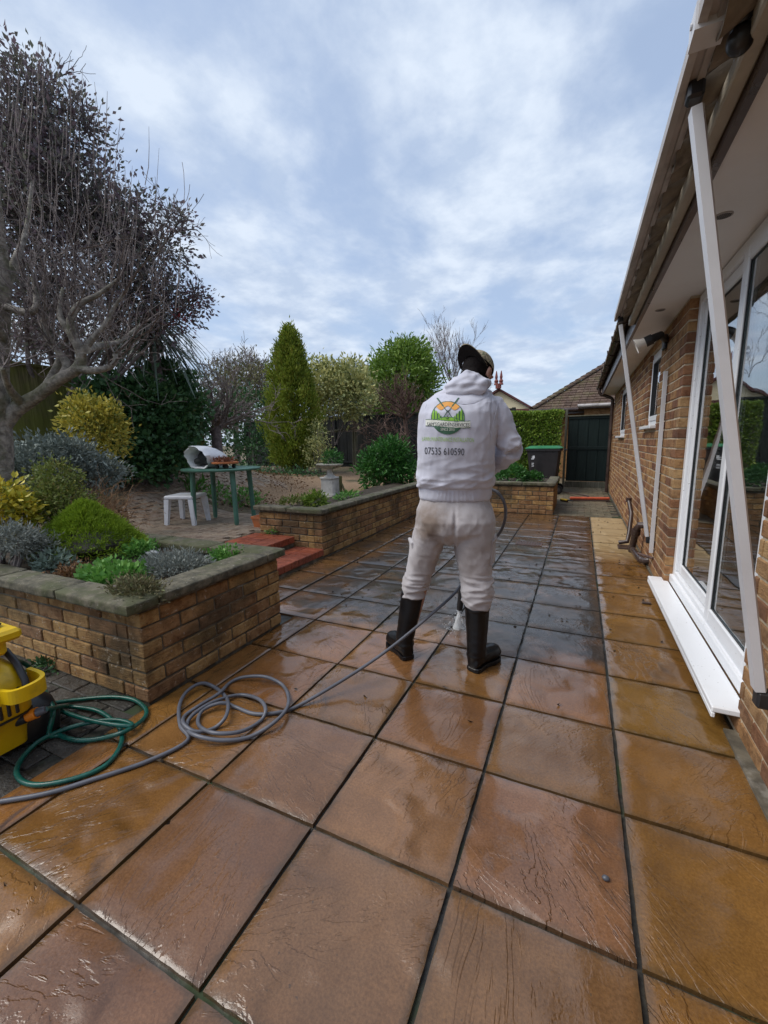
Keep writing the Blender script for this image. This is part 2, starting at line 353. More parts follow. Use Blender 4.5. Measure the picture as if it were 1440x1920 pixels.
q = NM('white_upvc'); c = q.mix(q.rng(q.noise(85, 2, 0.5), 0.715, 0.74), (0.78, 0.79, 0.81), (0.10, 0.085, 0.07)); c = q.mix(q.math('MULTIPLY', q.rng(q.noise(3, 5, 0.6), 0.5, 0.7), 0.2), c, (0.60, 0.58, 0.54)); q.p(Base_Color=c, Roughness=0.28); M['upvc'] = q.m
M['alu'] = simple('white_painted_aluminium', (0.60, 0.60, 0.62), 0.38, 0.04, 5, dirt=((0.42, 0.39, 0.38), 0.22))
M['alu_dirty'] = simple('weathered_aluminium', (0.42, 0.385, 0.36), 0.5, 0.15, 7, dirt=((0.20, 0.17, 0.15), 0.6))
M['soffit'] = simple('soffit_board', (0.82, 0.80, 0.78), 0.5, 0.04, 1.5, dirt=((0.62, 0.54, 0.48), 0.3))
M['black_plastic'] = simple('black_plastic', (0.018, 0.018, 0.02), 0.4, 0.2, 8)
M['rubber'] = simple('black_rubber', (0.006, 0.006, 0.007), 0.36, 0.25, 12, spec=0.35, dirt=((0.014, 0.013, 0.012), 0.5))
M['brown_plastic'] = simple('brown_plastic', (0.050, 0.030, 0.025), 0.32, 0.25, 9, dirt=((0.12, 0.10, 0.085), 0.4))
M['clay_tile'] = simple('clay_tile_underside', (0.20, 0.165, 0.125), 0.9, 0.3, 9, 0.4, 60, dirt=((0.05, 0.042, 0.034), 0.8))
M['beige_rail'] = simple('beige_rail', (0.40, 0.36, 0.29), 0.6, 0.12, 4, dirt=((0.22, 0.19, 0.15), 0.5))
M['interior'] = simple('interior_wall', (0.62, 0.63, 0.60), 0.9, 0.08)
M['carpet'] = simple('interior_floor', (0.72, 0.72, 0.69), 0.9, 0.06)
M['blind'] = simple('vertical_blind', (0.66, 0.67, 0.65), 0.8, 0.05)
q = NM('window_glass'); fz = q.n('Fresnel', {'IOR': 1.55}); tr = q.n('BsdfTransparent', {'Color': (0.80, 0.85, 0.84, 1)}); gl = q.n('BsdfGlossy', {'Roughness': 0.012, 'Color': (1, 1, 1, 1)})
bmp = q.n('Bump', {'Height': q.noise(1.4, 2), 'Strength': 0.12, 'Distance': 0.02}); q.t.links.new(bmp.outputs[0], gl.inputs['Normal'])
ms = q.n('MixShader', {0: q.math('MINIMUM', q.math('MULTIPLY', fz.outputs[0], 1.6), 0.90)}); q.t.links.new(tr.outputs[0], ms.inputs[1]); q.t.links.new(gl.outputs[0], ms.inputs[2]); q.t.links.new(ms.outputs[0], q.out.inputs[0]); M['glass'] = q.m
def woodmat(name, c0, c1, moss=0.0, mc=(0.06, 0.08, 0.015), rough=0.85):
    q = NM(name); W = q.pos(); r = q.rand()
    g_ = q.noise(1.0, 5, 0.6, 0.6, q.map(W, (35, 35, 2.2))); c = q.mix(q.rng(g_, 0.3, 0.7), c0, c1)
    c = q.mix(q.math('MULTIPLY', r, 0.45), c, q.mix(1.0, c, (0.5, 0.5, 0.52), 'MULTIPLY'))
    if moss: c = q.mix(q.math('MULTIPLY', q.rng(q.noise(1.6, 6, 0.6), 0.36, 0.6), moss), c, mc)
    q.p(Base_Color=c, Roughness=rough, Specular_IOR_Level=0.25); q.bump(g_, 0.4, 0.004); return q.m
M['fence_green'] = woodmat('mossy_fence_wood', (0.07, 0.062, 0.030), (0.19, 0.17, 0.08), 0.75, (0.13, 0.145, 0.026))
M['fence_dark'] = woodmat('dark_fence_wood', (0.012, 0.014, 0.016), (0.032, 0.034, 0.036), 0.15, (0.04, 0.045, 0.02))
M['gate'] = woodmat('dark_green_gate_paint', (0.008, 0.017, 0.016), (0.016, 0.028, 0.025), 0.0, rough=0.5)
M['grey_wood'] = woodmat('grey_weathered_wood', (0.10, 0.095, 0.075), (0.20, 0.185, 0.145), 0.4, (0.07, 0.075, 0.03))
def barkmat(name, c0, c1, lich=0.0):
    q = NM(name); W = q.pos(); n_ = q.noise(22, 6, 0.65, 0.3); c = q.mix(q.rng(n_, 0.3, 0.7), c0, c1)
    if lich: c = q.mix(q.math('MULTIPLY', q.rng(q.noise(6, 6, 0.65), 0.5, 0.62), lich), c, (0.10, 0.11, 0.05))
    q.p(Base_Color=c, Roughness=0.9, Specular_IOR_Level=0.2); q.bump(q.math('ADD', n_, q.noise(1.0, 4, 0.6, 0.4, q.map(W, (14, 14, 70)))), 0.8, 0.012); return q.m
M['bark'] = barkmat('smooth_grey_bark', (0.12, 0.107, 0.092), (0.36, 0.325, 0.28), 0.5)
M['twig'] = barkmat('twig_bark', (0.11, 0.092, 0.088), (0.25, 0.21, 0.195))
M['dark_twig'] = barkmat('dark_twig_bark', (0.10, 0.083, 0.083), (0.22, 0.185, 0.182))
M['red_twig'] = barkmat('reddish_twig_bark', (0.085, 0.052, 0.042), (0.19, 0.125, 0.10))
M['dry_twig'] = barkmat('dry_twig', (0.17, 0.095, 0.05), (0.36, 0.22, 0.12))
L = {
 'holly': leafmat('purple_grey_leaf', [(0.11, 0.082, 0.098), (0.19, 0.14, 0.165), (0.11, 0.125, 0.085), (0.28, 0.22, 0.245)], 0.3, 0.45),
 'ivy': leafmat('ivy_leaf', [(0.026, 0.071, 0.030), (0.051, 0.122, 0.046), (0.088, 0.190, 0.055)], 0.45, 0.15),
 'conifer': leafmat('conifer_spray', [(0.09, 0.14, 0.015), (0.16, 0.225, 0.022), (0.27, 0.32, 0.038), (0.21, 0.175, 0.03)], 0.7, 0.2),
 'vari': leafmat('cream_edged_leaf', [(0.082, 0.121, 0.036), (0.324, 0.356, 0.138), (0.648, 0.616, 0.259), (0.138, 0.170, 0.056)], 0.5, 0.2),
 'yellow': leafmat('golden_leaf', [(0.103, 0.149, 0.034), (0.414, 0.359, 0.062), (0.662, 0.552, 0.097), (0.138, 0.193, 0.034), (0.773, 0.662, 0.152)], 0.45, 0.2),
 'gold': leafmat('bright_golden_leaf', [(0.550, 0.418, 0.028), (0.682, 0.539, 0.055), (0.176, 0.220, 0.022), (0.748, 0.616, 0.099)], 0.45, 0.2),
 'laurel': leafmat('laurel_leaf', [(0.08, 0.155, 0.024), (0.15, 0.255, 0.038), (0.26, 0.37, 0.065)], 0.38, 0.22),
 'cherry': leafmat('dark_laurel_leaf', [(0.022, 0.088, 0.019), (0.048, 0.160, 0.032), (0.096, 0.248, 0.048)], 0.32, 0.2),
 'senecio': leafmat('grey_green_leaf', [(0.098, 0.127, 0.110), (0.169, 0.208, 0.188), (0.260, 0.306, 0.280), (0.065, 0.084, 0.065)], 0.7, 0.1),
 'lavender': leafmat('lavender_leaf', [(0.131, 0.151, 0.131), (0.216, 0.239, 0.216), (0.323, 0.347, 0.316), (0.108, 0.100, 0.069)], 0.8, 0.1),
 'olive': leafmat('olive_green_leaf', [(0.075, 0.112, 0.026), (0.150, 0.198, 0.041), (0.235, 0.263, 0.066), (0.225, 0.160, 0.056)], 0.55, 0.2),
 'moss': leafmat('dwarf_conifer_needle', [(0.14, 0.23, 0.015), (0.22, 0.33, 0.022), (0.33, 0.44, 0.045)], 0.75, 0.25),
 'lime': leafmat('fresh_green_leaf', [(0.062, 0.188, 0.031), (0.125, 0.294, 0.056), (0.213, 0.400, 0.094)], 0.5, 0.25),
 'thyme': leafmat('brown_green_leaf', [(0.118, 0.109, 0.055), (0.182, 0.160, 0.082), (0.127, 0.168, 0.058)], 0.8, 0.1),
 'hedge': leafmat('privet_leaf', [(0.072, 0.137, 0.018), (0.143, 0.240, 0.031), (0.247, 0.351, 0.052), (0.351, 0.403, 0.072)], 0.5, 0.25),
 'palm': leafmat('palm_leaf', [(0.048, 0.077, 0.054), (0.099, 0.141, 0.106), (0.160, 0.208, 0.160)], 0.4, 0.1),
 'farfir': leafmat('far_conifer_leaf', [(0.030, 0.054, 0.045), (0.057, 0.087, 0.069)], 0.7, 0.1),
 'dead': leafmat('dead_leaf', [(0.130, 0.065, 0.029), (0.247, 0.137, 0.065), (0.085, 0.046, 0.026)], 0.7, 0.1),
 'thistle': leafmat('silver_thistle_leaf', [(0.16, 0.22, 0.17), (0.27, 0.34, 0.28)], 0.6, 0.1),
}
q = NM('white_fleece'); O = q.pos()
n_ = q.noise(60, 4, 0.6); c = q.mix(q.rng(q.noise(7, 5, 0.6), 0.35, 0.7), (0.50, 0.505, 0.585), (0.58, 0.585, 0.665)); c = q.mix(q.math('MULTIPLY', q.rng(q.noise(4, 6, 0.65), 0.56, 0.74), 0.35), c, (0.46, 0.43, 0.43))
q.p(Base_Color=c, Roughness=0.95, Specular_IOR_Level=0.15, Sheen_Weight=0.3); q.bump(q.math('ADD', n_, q.noise(400, 2)), 0.25, 0.0015); M['fleece'] = q.m
q = NM('soiled_fleece'); O = q.obj(); c = q.mix(q.rng(q.noise(7, 5, 0.6), 0.35, 0.7), (0.40, 0.375, 0.385), (0.48, 0.455, 0.465))
sx = q.n('SeparateXYZ', {0: O}); 
def blob2(cx, cz, rx, rz):
    a = q.math('DIVIDE', q.math('SUBTRACT', sx.outputs[0], cx), rx); b = q.math('DIVIDE', q.math('SUBTRACT', sx.outputs[2], cz), rz)
    d = q.math('SQRT', q.math('ADD', q.math('MULTIPLY', a, a), q.math('MULTIPLY', b, b)))
    return q.rng(q.math('ADD', d, q.math('MULTIPLY', q.math('SUBTRACT', q.noise(11, 6, 0.65), 0.5), 1.1)), 1.0, 0.15)
st = q.math('MAXIMUM', q.math('MULTIPLY', blob2(-0.09, 0.81, 0.16, 0.16), 0.85), q.math('MAXIMUM', q.math('MULTIPLY', blob2(0.08, 0.62, 0.16, 0.22), 0.30), q.math('MULTIPLY', blob2(-0.11, 0.60, 0.12, 0.16), 0.36)))
c = q.mix(st, c, (0.17, 0.12, 0.085)); c = q.mix(q.math('MULTIPLY', blob2(-0.085, 0.765, 0.06, 0.04), 0.6), c, (0.13, 0.085, 0.06))
c = q.mix(q.math('MULTIPLY', q.rng(q.noise(6, 6, 0.65), 0.50, 0.72), 0.45), c, (0.24, 0.20, 0.18))
q.p(Base_Color=c, Roughness=0.95, Specular_IOR_Level=0.15, Sheen_Weight=0.3); q.bump(q.math('ADD', q.noise(60, 4, 0.6), q.noise(400, 2)), 0.25, 0.0015); M['jogger'] = q.m
M['skin'] = simple('skin', (0.42, 0.22, 0.155), 0.5, 0.12, 20)
M['hair'] = simple('dark_hair', (0.007, 0.005, 0.005), 0.8, 0.3, 60, 0.5, 200, spec=0.15)
q = NM('camouflage'); v = q.n('TexVoronoi', {'Scale': 24.0, 'Vector': q.n('VectorMath', {0: q.obj(), 1: q.n('TexNoise', {'Scale': 18.0}).outputs[1]}, operation='ADD').outputs[0]})
c = q.ramp(q.noise(26, 3, 0.6, 0.6, q.obj()), [(0.0, (0.09, 0.075, 0.05)), (0.44, (0.20, 0.165, 0.10)), (0.52, (0.33, 0.28, 0.19)), (0.60, (0.11, 0.12, 0.06))], 'CONSTANT'); q.p(Base_Color=c, Roughness=0.9); M['camo'] = q.m
M['cap_under'] = simple('cap_underside', (0.016, 0.014, 0.013), 0.95, 0.2, spec=0.15)
M['p_green'] = simple('print_dark_green', (0.035, 0.105, 0.060), 0.7, 0.1); M['p_lime'] = simple('print_lime', (0.22, 0.46, 0.045), 0.7, 0.15, 60); M['p_orange'] = simple('print_orange', (0.72, 0.33, 0.07), 0.7, 0.1)
M['p_cream'] = simple('print_cream', (0.66, 0.67, 0.60), 0.7, 0.05); M['p_black'] = simple('print_black', (0.028, 0.034, 0.045), 0.7, 0.1); M['p_text'] = simple('print_pale_green', (0.36, 0.56, 0.16), 0.7, 0.1)
M['yellow'] = simple('yellow_plastic', (0.72, 0.47, 0.006), 0.35, 0.08, 8, dirt=((0.12, 0.085, 0.02), 0.45))
M['orange'] = simple('orange_plastic', (0.80, 0.24, 0.012), 0.4, 0.05)
M['green_hose'] = simple('green_hose_rubber', (0.004, 0.085, 0.062), 0.32, 0.25, 30)
M['grey_hose'] = simple('grey_hose_rubber', (0.105, 0.110, 0.13), 0.42, 0.15, 10)
M['terracotta'] = simple('terracotta', (0.50, 0.155, 0.052), 0.75, 0.2, 9, 0.2, 60, dirt=((0.30, 0.19, 0.12), 0.5))
M['table_green'] = simple('green_table_plastic', (0.075, 0.185, 0.135), 0.42, 0.12, 7, dirt=((0.05, 0.07, 0.05), 0.4))
M['white_plastic'] = simple('white_garden_plastic', (0.72, 0.73, 0.77), 0.45, 0.05, 6, dirt=((0.45, 0.44, 0.42), 0.35))
M['sack'] = simple('white_woven_sack', (0.82, 0.82, 0.83), 0.7, 0.06, 9, 0.25, 150, dirt=((0.40, 0.38, 0.36), 0.4))
M['dark_stuff'] = simple('sack_contents', (0.02, 0.021, 0.021), 0.7, 0.5, 18, 0.5, 40)
M['stone'] = simple('pale_cast_stone', (0.60, 0.58, 0.54), 0.9, 0.12, 9, 0.3, 60, dirt=((0.24, 0.22, 0.18), 0.5))
M['old_stone'] = simple('weathered_cast_stone', (0.40, 0.375, 0.31), 0.9, 0.25, 12, 0.5, 60, dirt=((0.10, 0.095, 0.06), 0.7))
M['bin'] = simple('bin_plastic', (0.022, 0.019, 0.020), 0.45, 0.2, 5); M['bin_lid'] = simple('green_bin_lid', (0.035, 0.19, 0.085), 0.42, 0.12, 6)
M['label_white'] = simple('printed_white', (0.75, 0.76, 0.78), 0.6, 0.04); M['broom_red'] = simple('red_broom_plastic', (0.52, 0.10, 0.045), 0.5, 0.2, 15); M['bristle'] = simple('dark_bristle', (0.05, 0.028, 0.02), 0.9, 0.3, 60)
M['cream_wall'] = simple('cream_render', (0.72, 0.64, 0.42), 0.9, 0.05, 2); M['maroon'] = simple('maroon_trim', (0.10, 0.028, 0.026), 0.6, 0.2, 8); M['finial'] = simple('red_clay_finial', (0.20, 0.055, 0.045), 0.7, 0.2, 20)
M['roof_tile'] = brickmat('roof_tile_clay', [(0.0, (0.085, 0.055, 0.042)), (0.4, (0.12, 0.078, 0.058)), (0.75, (0.10, 0.066, 0.052)), (1.0, (0.17, 0.12, 0.09))], 0.6, (0.10, 0.095, 0.035), pale=0.6)
M['iron'] = simple('rusty_iron', (0.09, 0.052, 0.042), 0.55, 0.4, 30, 0.3, 60)
q = NM('water_spray'); q.p(Base_Color=(0.9, 0.93, 0.96), Roughness=0.3); tr = q.n('BsdfTransparent'); ms = q.n('MixShader', {0: 0.5}); q.t.links.new(tr.outputs[0], ms.inputs[1]); q.t.links.new(q.b.outputs[0], ms.inputs[2]); q.t.links.new(ms.outputs[0], q.out.inputs[0]); M['spray'] = q.m
M['pebble'] = simple('dark_pebble', (0.07, 0.075, 0.09), 0.4, 0.3, 40)
M['lampglass'] = simple('lamp_glass', (0.72, 0.68, 0.62), 0.25, 0.05)
M['slate'] = simple('slate_piece', (0.30, 0.31, 0.32), 0.7, 0.15)

# ------------------------------------------------------------------ ground, patio, terrace
R0 = random.Random(7)
def terrain(x, y):
    z = 0.215 + 0.09*sstep(4.6, 6.5, y)
    return z + 0.50*sstep(-4.7, -6.4, x)*lerp(1, 0.3, sstep(5.5, 9, y))
def grid_mesh(name, x0, x1, y0, y1, nx, ny, fz, mat, parent=None, inside=None):
    vs = []; fs = []
    for j in range(ny+1):
        for i in range(nx+1):
            x = lerp(x0, x1, i/nx); y = lerp(y0, y1, j/ny); vs.append((x, y, fz(x, y)))
    for j in range(ny):
        for i in range(nx):
            if inside and not inside(lerp(x0, x1, (i+.5)/nx), lerp(y0, y1, (j+.5)/ny)): continue
            a = j*(nx+1)+i; fs.append((a, a+1, a+nx+2, a+nx+1))
    mb = MB(); mb.add(vs, fs); return mb.build(name, mat, parent, smooth=170)
g = grid_mesh('ground', -600, 600, -600, 900, 8, 8, lambda x, y: -0.08, M['earth']); tag(g, kind='structure')
def nz(x, y, s=6, a=0.012): return a*noise.noise(Vector((x*s, y*s, 3.3)))
for nm, (a, b, c, d) in {'garden_bed': (-16, -3.40, 2.22, 15.0), 'planted_bank': (-16, -3.75, 0.9, 2.22), 'border_bed': (-3.40, -2.62, 3.90, 15.0)}.items():
    f = (lambda x, y: terrain(x, y)-0.02+nz(x, y)) if nm != 'planted_bank' else (lambda x, y: 0.44+0.30*sstep(-4.3, -5.8, x)+nz(x, y))
    tag(grid_mesh(nm, a, b, c, d, 60 if nm == 'garden_bed' else 16, 50 if nm == 'garden_bed' else 40, f, M['earth']), kind='structure')
gv = grid_mesh('gravel_path', -5.9, -3.38, 5.2, 12.0, 40, 60, lambda x, y: terrain(x, y)+0.004+nz(x, y, 30, 0.012), M['gravel'],
     inside=lambda x, y: math.hypot((x+4.5)/1.7, (y-8.4)/3.3) < 1+0.12*noise.noise(Vector((x*3, y*3, 0)))); tag(gv, kind='structure')

# slabs: eight riven variants, instanced on the 0.46 m grid
def slab_mesh(seed):
    rr = random.Random(seed); n = 14; h = 0.2235; mb = MB(); vs = []; fs = []
    for j in range(n+1):
        for i in range(n+1):
            u = i/n*2-1; v = j/n*2-1; e = max(abs(u), abs(v))
            wob_ = 0.0022*noise.noise(Vector((u*7+seed*9.1, v*7, 1.0)))
            x = u*h + (wob_ if abs(u) > 0.99 else 0); y = v*h + (wob_ if abs(v) > 0.99 else 0)
            z = 0.0016*noise.noise(Vector((u*2.2+seed*5, v*2.2, 0.3))) - (0.0045 if e > 0.99 else 0)
            if 0.85 < e < 0.99: x = x+0.06*h*(u/e if abs(u) >= e-1e-6 else 0); y = y+0.06*h*(v/e if abs(v) >= e-1e-6 else 0)
            vs.append((x, y, z))
    for j in range(n):
        for i in range(n):
            a = j*(n+1)+i; fs.append((a, a+1, a+n+2, a+n+1))
    rim = [i for i in range(n+1)]+[(j+1)*(n+1)-1 for j in range(1, n+1)]+[n*(n+1)+i for i in range(n-1, -1, -1)]+[j*(n+1) for j in range(n-1, 0, -1)]
    o = len(vs); vs += [(vs[i][0], vs[i][1], -0.035) for i in rim]; m_ = len(rim)
    for k in range(m_): fs.append((rim[k], o+k, o+(k+1) % m_, rim[(k+1) % m_]))
    mb.add(vs, fs); me = mb.mesh('slab', 50); me.materials.append(M['slab']); return me
SL = [slab_mesh(i+1) for i in range(8)]
X0, Y0, PT = -1.646, 0.513, 0.46
mb = MB(); mb.box((-2.64, -1.6, -0.07), (0.70, 7.43, -0.018)); patio = mb.build('patio', M['joint']); tag(patio, kind='structure')
def slabcol(x, y):
    g_ = (0.42, 0.225, 0.052); pk = (0.355, 0.190, 0.092); orr = (0.44, 0.215, 0.062)
    t = sstep(0.1, 0.5, x); l = sstep(-0.9, -1.6, x)
    c = [lerp(lerp(pk[i], orr[i], l), g_[i], t) for i in range(3)]
    n_ = sstep(1.0, 2.2, y); c = [lerp(c[i], lerp(orr[i], g_[i], t), 0.6*n_) for i in range(3)]
    k = R0.uniform(0.86, 1.14); return (c[0]*k, c[1]*k*R0.uniform(0.95, 1.05), c[2]*k*R0.uniform(0.9, 1.12), 1)
for r_ in range(-4, 15):
    for c_ in range(-2, 5):
        xa = X0+c_*PT; ya = Y0+r_*PT; sx_ = 1.0; xc = xa+PT/2
        if c_ == -1 and ya < 2.2: xc = -1.646-0.091; sx_ = 0.375
        elif c_ == -1 and ya+0.2 > 2.2 and ya < 2.3: pass
        if c_ == -2:
            if ya < 2.2: continue
            xc = (-2.106-2.46)/2-0.02; sx_ = 0.80
        o = inst('slab', SL[R0.randrange(8)], (xc, ya+PT/2, R0.uniform(-0.0015, 0.0015)), (R0.uniform(-.003, .003), R0.uniform(-.003, .003), R0.choice((0, math.pi/2*0)) + R0.choice((0, math.pi))), (sx_, 1, 1), patio, slabcol(xc, ya+PT/2))

def brick_mesh(name, l, wd, h, c, mat):
    mb = MB(); mb.cbox((-l/2, -wd/2, -h/2), (l/2, wd/2, h/2), c); me = mb.mesh(name); me.materials.append(mat); return me
def joined(name, items, proto, mat, parent):     # many alike pieces in one part, kind = stuff, each with its own colour number
    vs = []; fs = []; rn = []; pv = [v.co.copy() for v in proto.vertices]; pf = [tuple(p.vertices) for p in proto.polygons]
    for (loc, rot, scl) in items:
        Mx = Matrix.LocRotScale(Vector(loc), __import__('mathutils').Euler(rot), Vector(scl)); o = len(vs)
        vs += [tuple(Mx @ v) for v in pv]; fs += [tuple(i+o for i in f) for f in pf]; rn += [R0.random()]*len(pf)
    me = bpy.data.meshes.new(name); me.from_pydata(vs, [], fs); a = me.attributes.new('rnd', 'FLOAT', 'FACE'); a.data.foreach_set('value', rn)
    o = link(name, me, mat, parent); o['kind'] = 'stuff'; return o
def place(name, items, proto, mat, parent, lim=300, key=None):
    if key: items = sorted(items, key=key)
    for (loc, rot, scl) in items[:lim]: inst(name, proto, loc, rot, scl, parent)
    if len(items) > lim: joined(name+'_courses', items[lim:], proto, mat, parent)

# dark block strip by the pressure washer
mb = MB(); mb.box((-4.2, -0.4, -0.07), (-1.812, 1.19, -0.012)); strip = mb.build('side_path', M['joint']); tag(strip, kind='structure')
PV = brick_mesh('paver', 0.195, 0.095, 0.05, 0.005, M['dark_paver']); it = []
for j in range(16):
    y = -0.38+j*0.1+0.05
    for i in range(13):
        x = -4.2+0.1+i*0.2+(0.1 if j % 2 else 0)
        if x > -1.90: continue
        it.append(((x, y, -0.027+R0.uniform(-.003, .003)), (R0.uniform(-.015, .015), R0.uniform(-.015, .015), R0.uniform(-.01, .01)), (1, 1, 1)))
place('paver', it, PV, M['dark_paver'], strip)
# terrace of brown blocks behind the planter, rising to the left
ter = grid_mesh('terrace', -7.4, -3.42, 2.26, 7.2, 40, 40, lambda x, y: terrain(x, y)-0.026, M['joint'],
    inside=lambda x, y: (x > -4.75-max(0, y-2.75)*1.05) and ((y < 4.8) or (x < -5.2 and y < 7.0)) and x > -7.2); tag(ter, kind='structure')
PV2 = brick_mesh('paver', 0.195, 0.095, 0.05, 0.004, M['paver']); it = []
for j in range(50):
    y = 2.3+j*0.1
    for i in range(20):
        x = -3.52-i*0.2-(0.1 if j % 2 else 0)
        if not ((x > -4.7-max(0, y-2.75)*1.05) and (y < 4.75 or (x < -5.25 and y < 6.9)) and x > -7.1): continue
        z = terrain(x, y); sx2 = (terrain(x+.05, y)-terrain(x-.05, y))/.1; sy2 = (terrain(x, y+.05)-terrain(x, y-.05))/.1
        it.append(((x, y, z-0.021+R0.uniform(-.003, .003)), (math.atan(sy2)+R0.uniform(-.02, .02), -math.atan(sx2)+R0.uniform(-.02, .02), R0.uniform(-.01, .01)), (1, 1, 1)))
place('paver', it, PV2, M['paver'], ter, 300, lambda a: a[0][0]**2+a[0][1]**2)
# small grey blocks in front of the gate
mb = MB(); mb.box((-1.2, 7.432, -0.07), (0.70, 13.2, -0.010)); gp = mb.build('gate_path', M['joint']); tag(gp, kind='structure')
PV3 = brick_mesh('paver', 0.195, 0.145, 0.05, 0.004, M['grey_paver']); it = []
for j in range(38):
    for i in range(9):
        x = -0.98+i*0.2+(0.1 if j % 2 else 0); y = 7.515+j*0.15
        if x > 0.60: continue
        it.append(((x, y, -0.025+R0.uniform(-.003, .003)), (0, 0, 0), (1, 1, 1)))
place('paver', it, PV3, M['grey_paver'], gp, 120, lambda a: a[0][1])
# two red brick steps up to the terrace
def brick_step(name, label, x0, x1, y0, y1, z0, z1):
    t = thing(name, label, 'step', ((x0+x1)/2, (y0+y1)/2, z0))
    mb = MB(); mb.box((x0+.012, y0+.012, z0), (x1-.012, y1-.012, z1-.008)); mb.build('core', M['old_mortar'], t)
    bm_ = brick_mesh('brick', 0.102, 0.212, 0.07, 0.005, M['red_brick'])
    ny = int((y1-y0)/0.108)
    for k in range(ny):                                   # front edge: bricks on end
        yc = y0+0.054+k*(y1-y0)/ny
        inst('brick', bm_, (x1-0.106, yc, z1-0.035), (0, 0, math.pi/2), ((y1-y0)/ny/0.106, 1, 1), t)
    nx = max(1, round((x1-x0-0.22)/0.22)); 
    for a in range(nx):
        wx_ = (x1-x0-0.222)/nx
        for k in range(ny): inst('brick', bm_, (x0+wx_*(a+.5), y0+0.054+k*(y1-y0)/ny, z1-0.037), (0, 0, math.pi/2), ((y1-y0)/ny/0.106, wx_/0.22, 1), t)
    return t
brick_step('brick_step', 'lower wet red brick step rising from the sandstone slabs', -2.83, -2.46, 2.26, 3.74, -0.02, 0.105)
brick_step('brick_step', 'upper red brick step at the edge of the block terrace', -3.40, -2.84, 2.26, 3.74, -0.02, 0.215)

# ------------------------------------------------------------------ brick planters
BK = {}
def brick_run(parent, p0, p1, z0, courses, mat, key, bl=0.215, bh=0.066, jt=0.011, openings=(), collect=None, half0=0, dep=0.10, zc=0.077):
    p0 = Vector(p0); p1 = Vector(p1); d = (p1-p0); Lw = d.length; d.normalize(); ang = math.atan2(d.y, d.x); nrm = Vector((d.y, -d.x))
    if key not in BK: BK[key] = [brick_mesh('brick', bl, dep, bh, 0.0045+0.001*i, mat) for i in range(2)]
    for c in range(courses):
        z = z0+zc*c+bh/2+jt/2; s = -((bl+jt)/2 if (c+half0) % 2 else 0.0)
        while s < Lw-0.02:
            a = max(0, s); b = min(Lw, s+bl); s += bl+jt
            segs = [(a, b)]
            for (oa, ob, oz0, oz1) in openings:
                if z > oz0 and z < oz1:
                    ns = []
                    for (a_, b_) in segs:
                        if b_ <= oa or a_ >= ob: ns.append((a_, b_))
                        else:
                            if a_ < oa: ns.append((a_, oa))
                            if b_ > ob: ns.append((ob, b_))
                    segs = ns
            for (a_, b_) in segs:
                if b_-a_ < 0.025: continue
                cxy = p0+d*((a_+b_)/2)-nrm*(dep/2)+nrm*R0.uniform(-0.0015, 0.0025)
                item = ((cxy.x, cxy.y, z+R0.uniform(-.0015, .0015)), (R0.uniform(-.006, .006), R0.uniform(-.006, .006), ang+R0.uniform(-.004, .004)), ((b_-a_)/bl, 1, 1))
                if collect is not None: collect.append(item)
                else: inst('brick', BK[key][R0.randrange(2)], *item, parent)
def stone_mesh(l, wd, h, seed):      # coping stone with worn edges
    mb = MB(); nx = max(3, int(l/0.06)); ny = 5; nzs = 3; b = bmesh.new()
    bmesh.ops.create_cube(b, size=1.0); bmesh.ops.subdivide_edges(b, edges=b.edges[:], cuts=5, use_grid_fill=True)
    for v in b.verts:
        e = [abs(v.co[i])*2 for i in range(3)]; p = Vector((v.co.x*l, v.co.y*wd, v.co.z*h))
        if sum(1 for q_ in e if q_ > 0.98) >= 2: p -= Vector([math.copysign(0.006, v.co[i]) if e[i] > 0.98 else 0 for i in range(3)])
        n_ = noise.noise_vector(p*22+Vector((seed*3.1, 0, 0))); v.co = p+n_*0.0035
    me = bpy.data.meshes.new('coping_stone'); b.to_mesh(me); b.free(); smooth_mesh(me, 60); me.materials.append(M['coping']); return me
CS = {}
def coping_run(parent, p0, p1, z, wd, th=0.06, ln=0.6):
    p0 = Vector(p0); p1 = Vector(p1); d = p1-p0; Lw = d.length; d.normalize(); n = max(1, round(Lw/ln)); l = Lw/n
    for i in range(n):
        k = (round(l, 3), wd, i % 3)
        if k not in CS: CS[k] = stone_mesh(l-0.006, wd, th, i)
        c = p0+d*(l*(i+.5)); inst('coping_stone', CS[k], (c.x, c.y, z-th/2+R0.uniform(-.002, .002)), (0, 0, math.atan2(d.y, d.x)+R0.uniform(-.004, .004)), (1, 1, 1), parent)
def soil_patch(parent, x0, x1, y0, y1, z):
    grid_mesh('soil', x0, x1, y0, y1, 24, 24, lambda x, y: z+nz(x, y, 5, 0.03), M['soil'], parent)

pl1 = thing('brick_planter', 'square-cornered brick planter with worn stone coping beside the pressure washer', 'planter', (-2.8, 1.7, 0))
mb = MB(); mb.box((-4.6, 1.208, -0.02), (-1.836, 1.30, 0.475)); mb.box((-1.93, 1.302, -0.02), (-1.836, 2.20, 0.475)); mb.box((-4.0, 2.10, -0.02), (-1.932, 2.20, 0.475)); mb.build('wall_core', M['old_mortar'], pl1)
brick_run(pl1, (-1.828, 1.2), (-1.828, 2.205), 0.0, 6, M['planter_brick'], 'pl')
brick_run(pl1, (-4.6, 1.2), (-1.932, 1.2), 0.0, 6, M['planter_brick'], 'pl', half0=1)
brick_run(pl1, (-1.93, 2.208), (-2.45, 2.208), 0.0, 6, M['planter_brick'], 'pl', half0=1)
coping_run(pl1, (-1.885, 1.29), (-1.885, 2.07), 0.535, 0.20, ln=0.8); coping_run(pl1, (-4.6, 1.205), (-1.785, 1.205), 0.535, 0.17, ln=0.62); coping_run(pl1, (-3.95, 2.16), (-1.785, 2.16), 0.535, 0.18, ln=0.6)
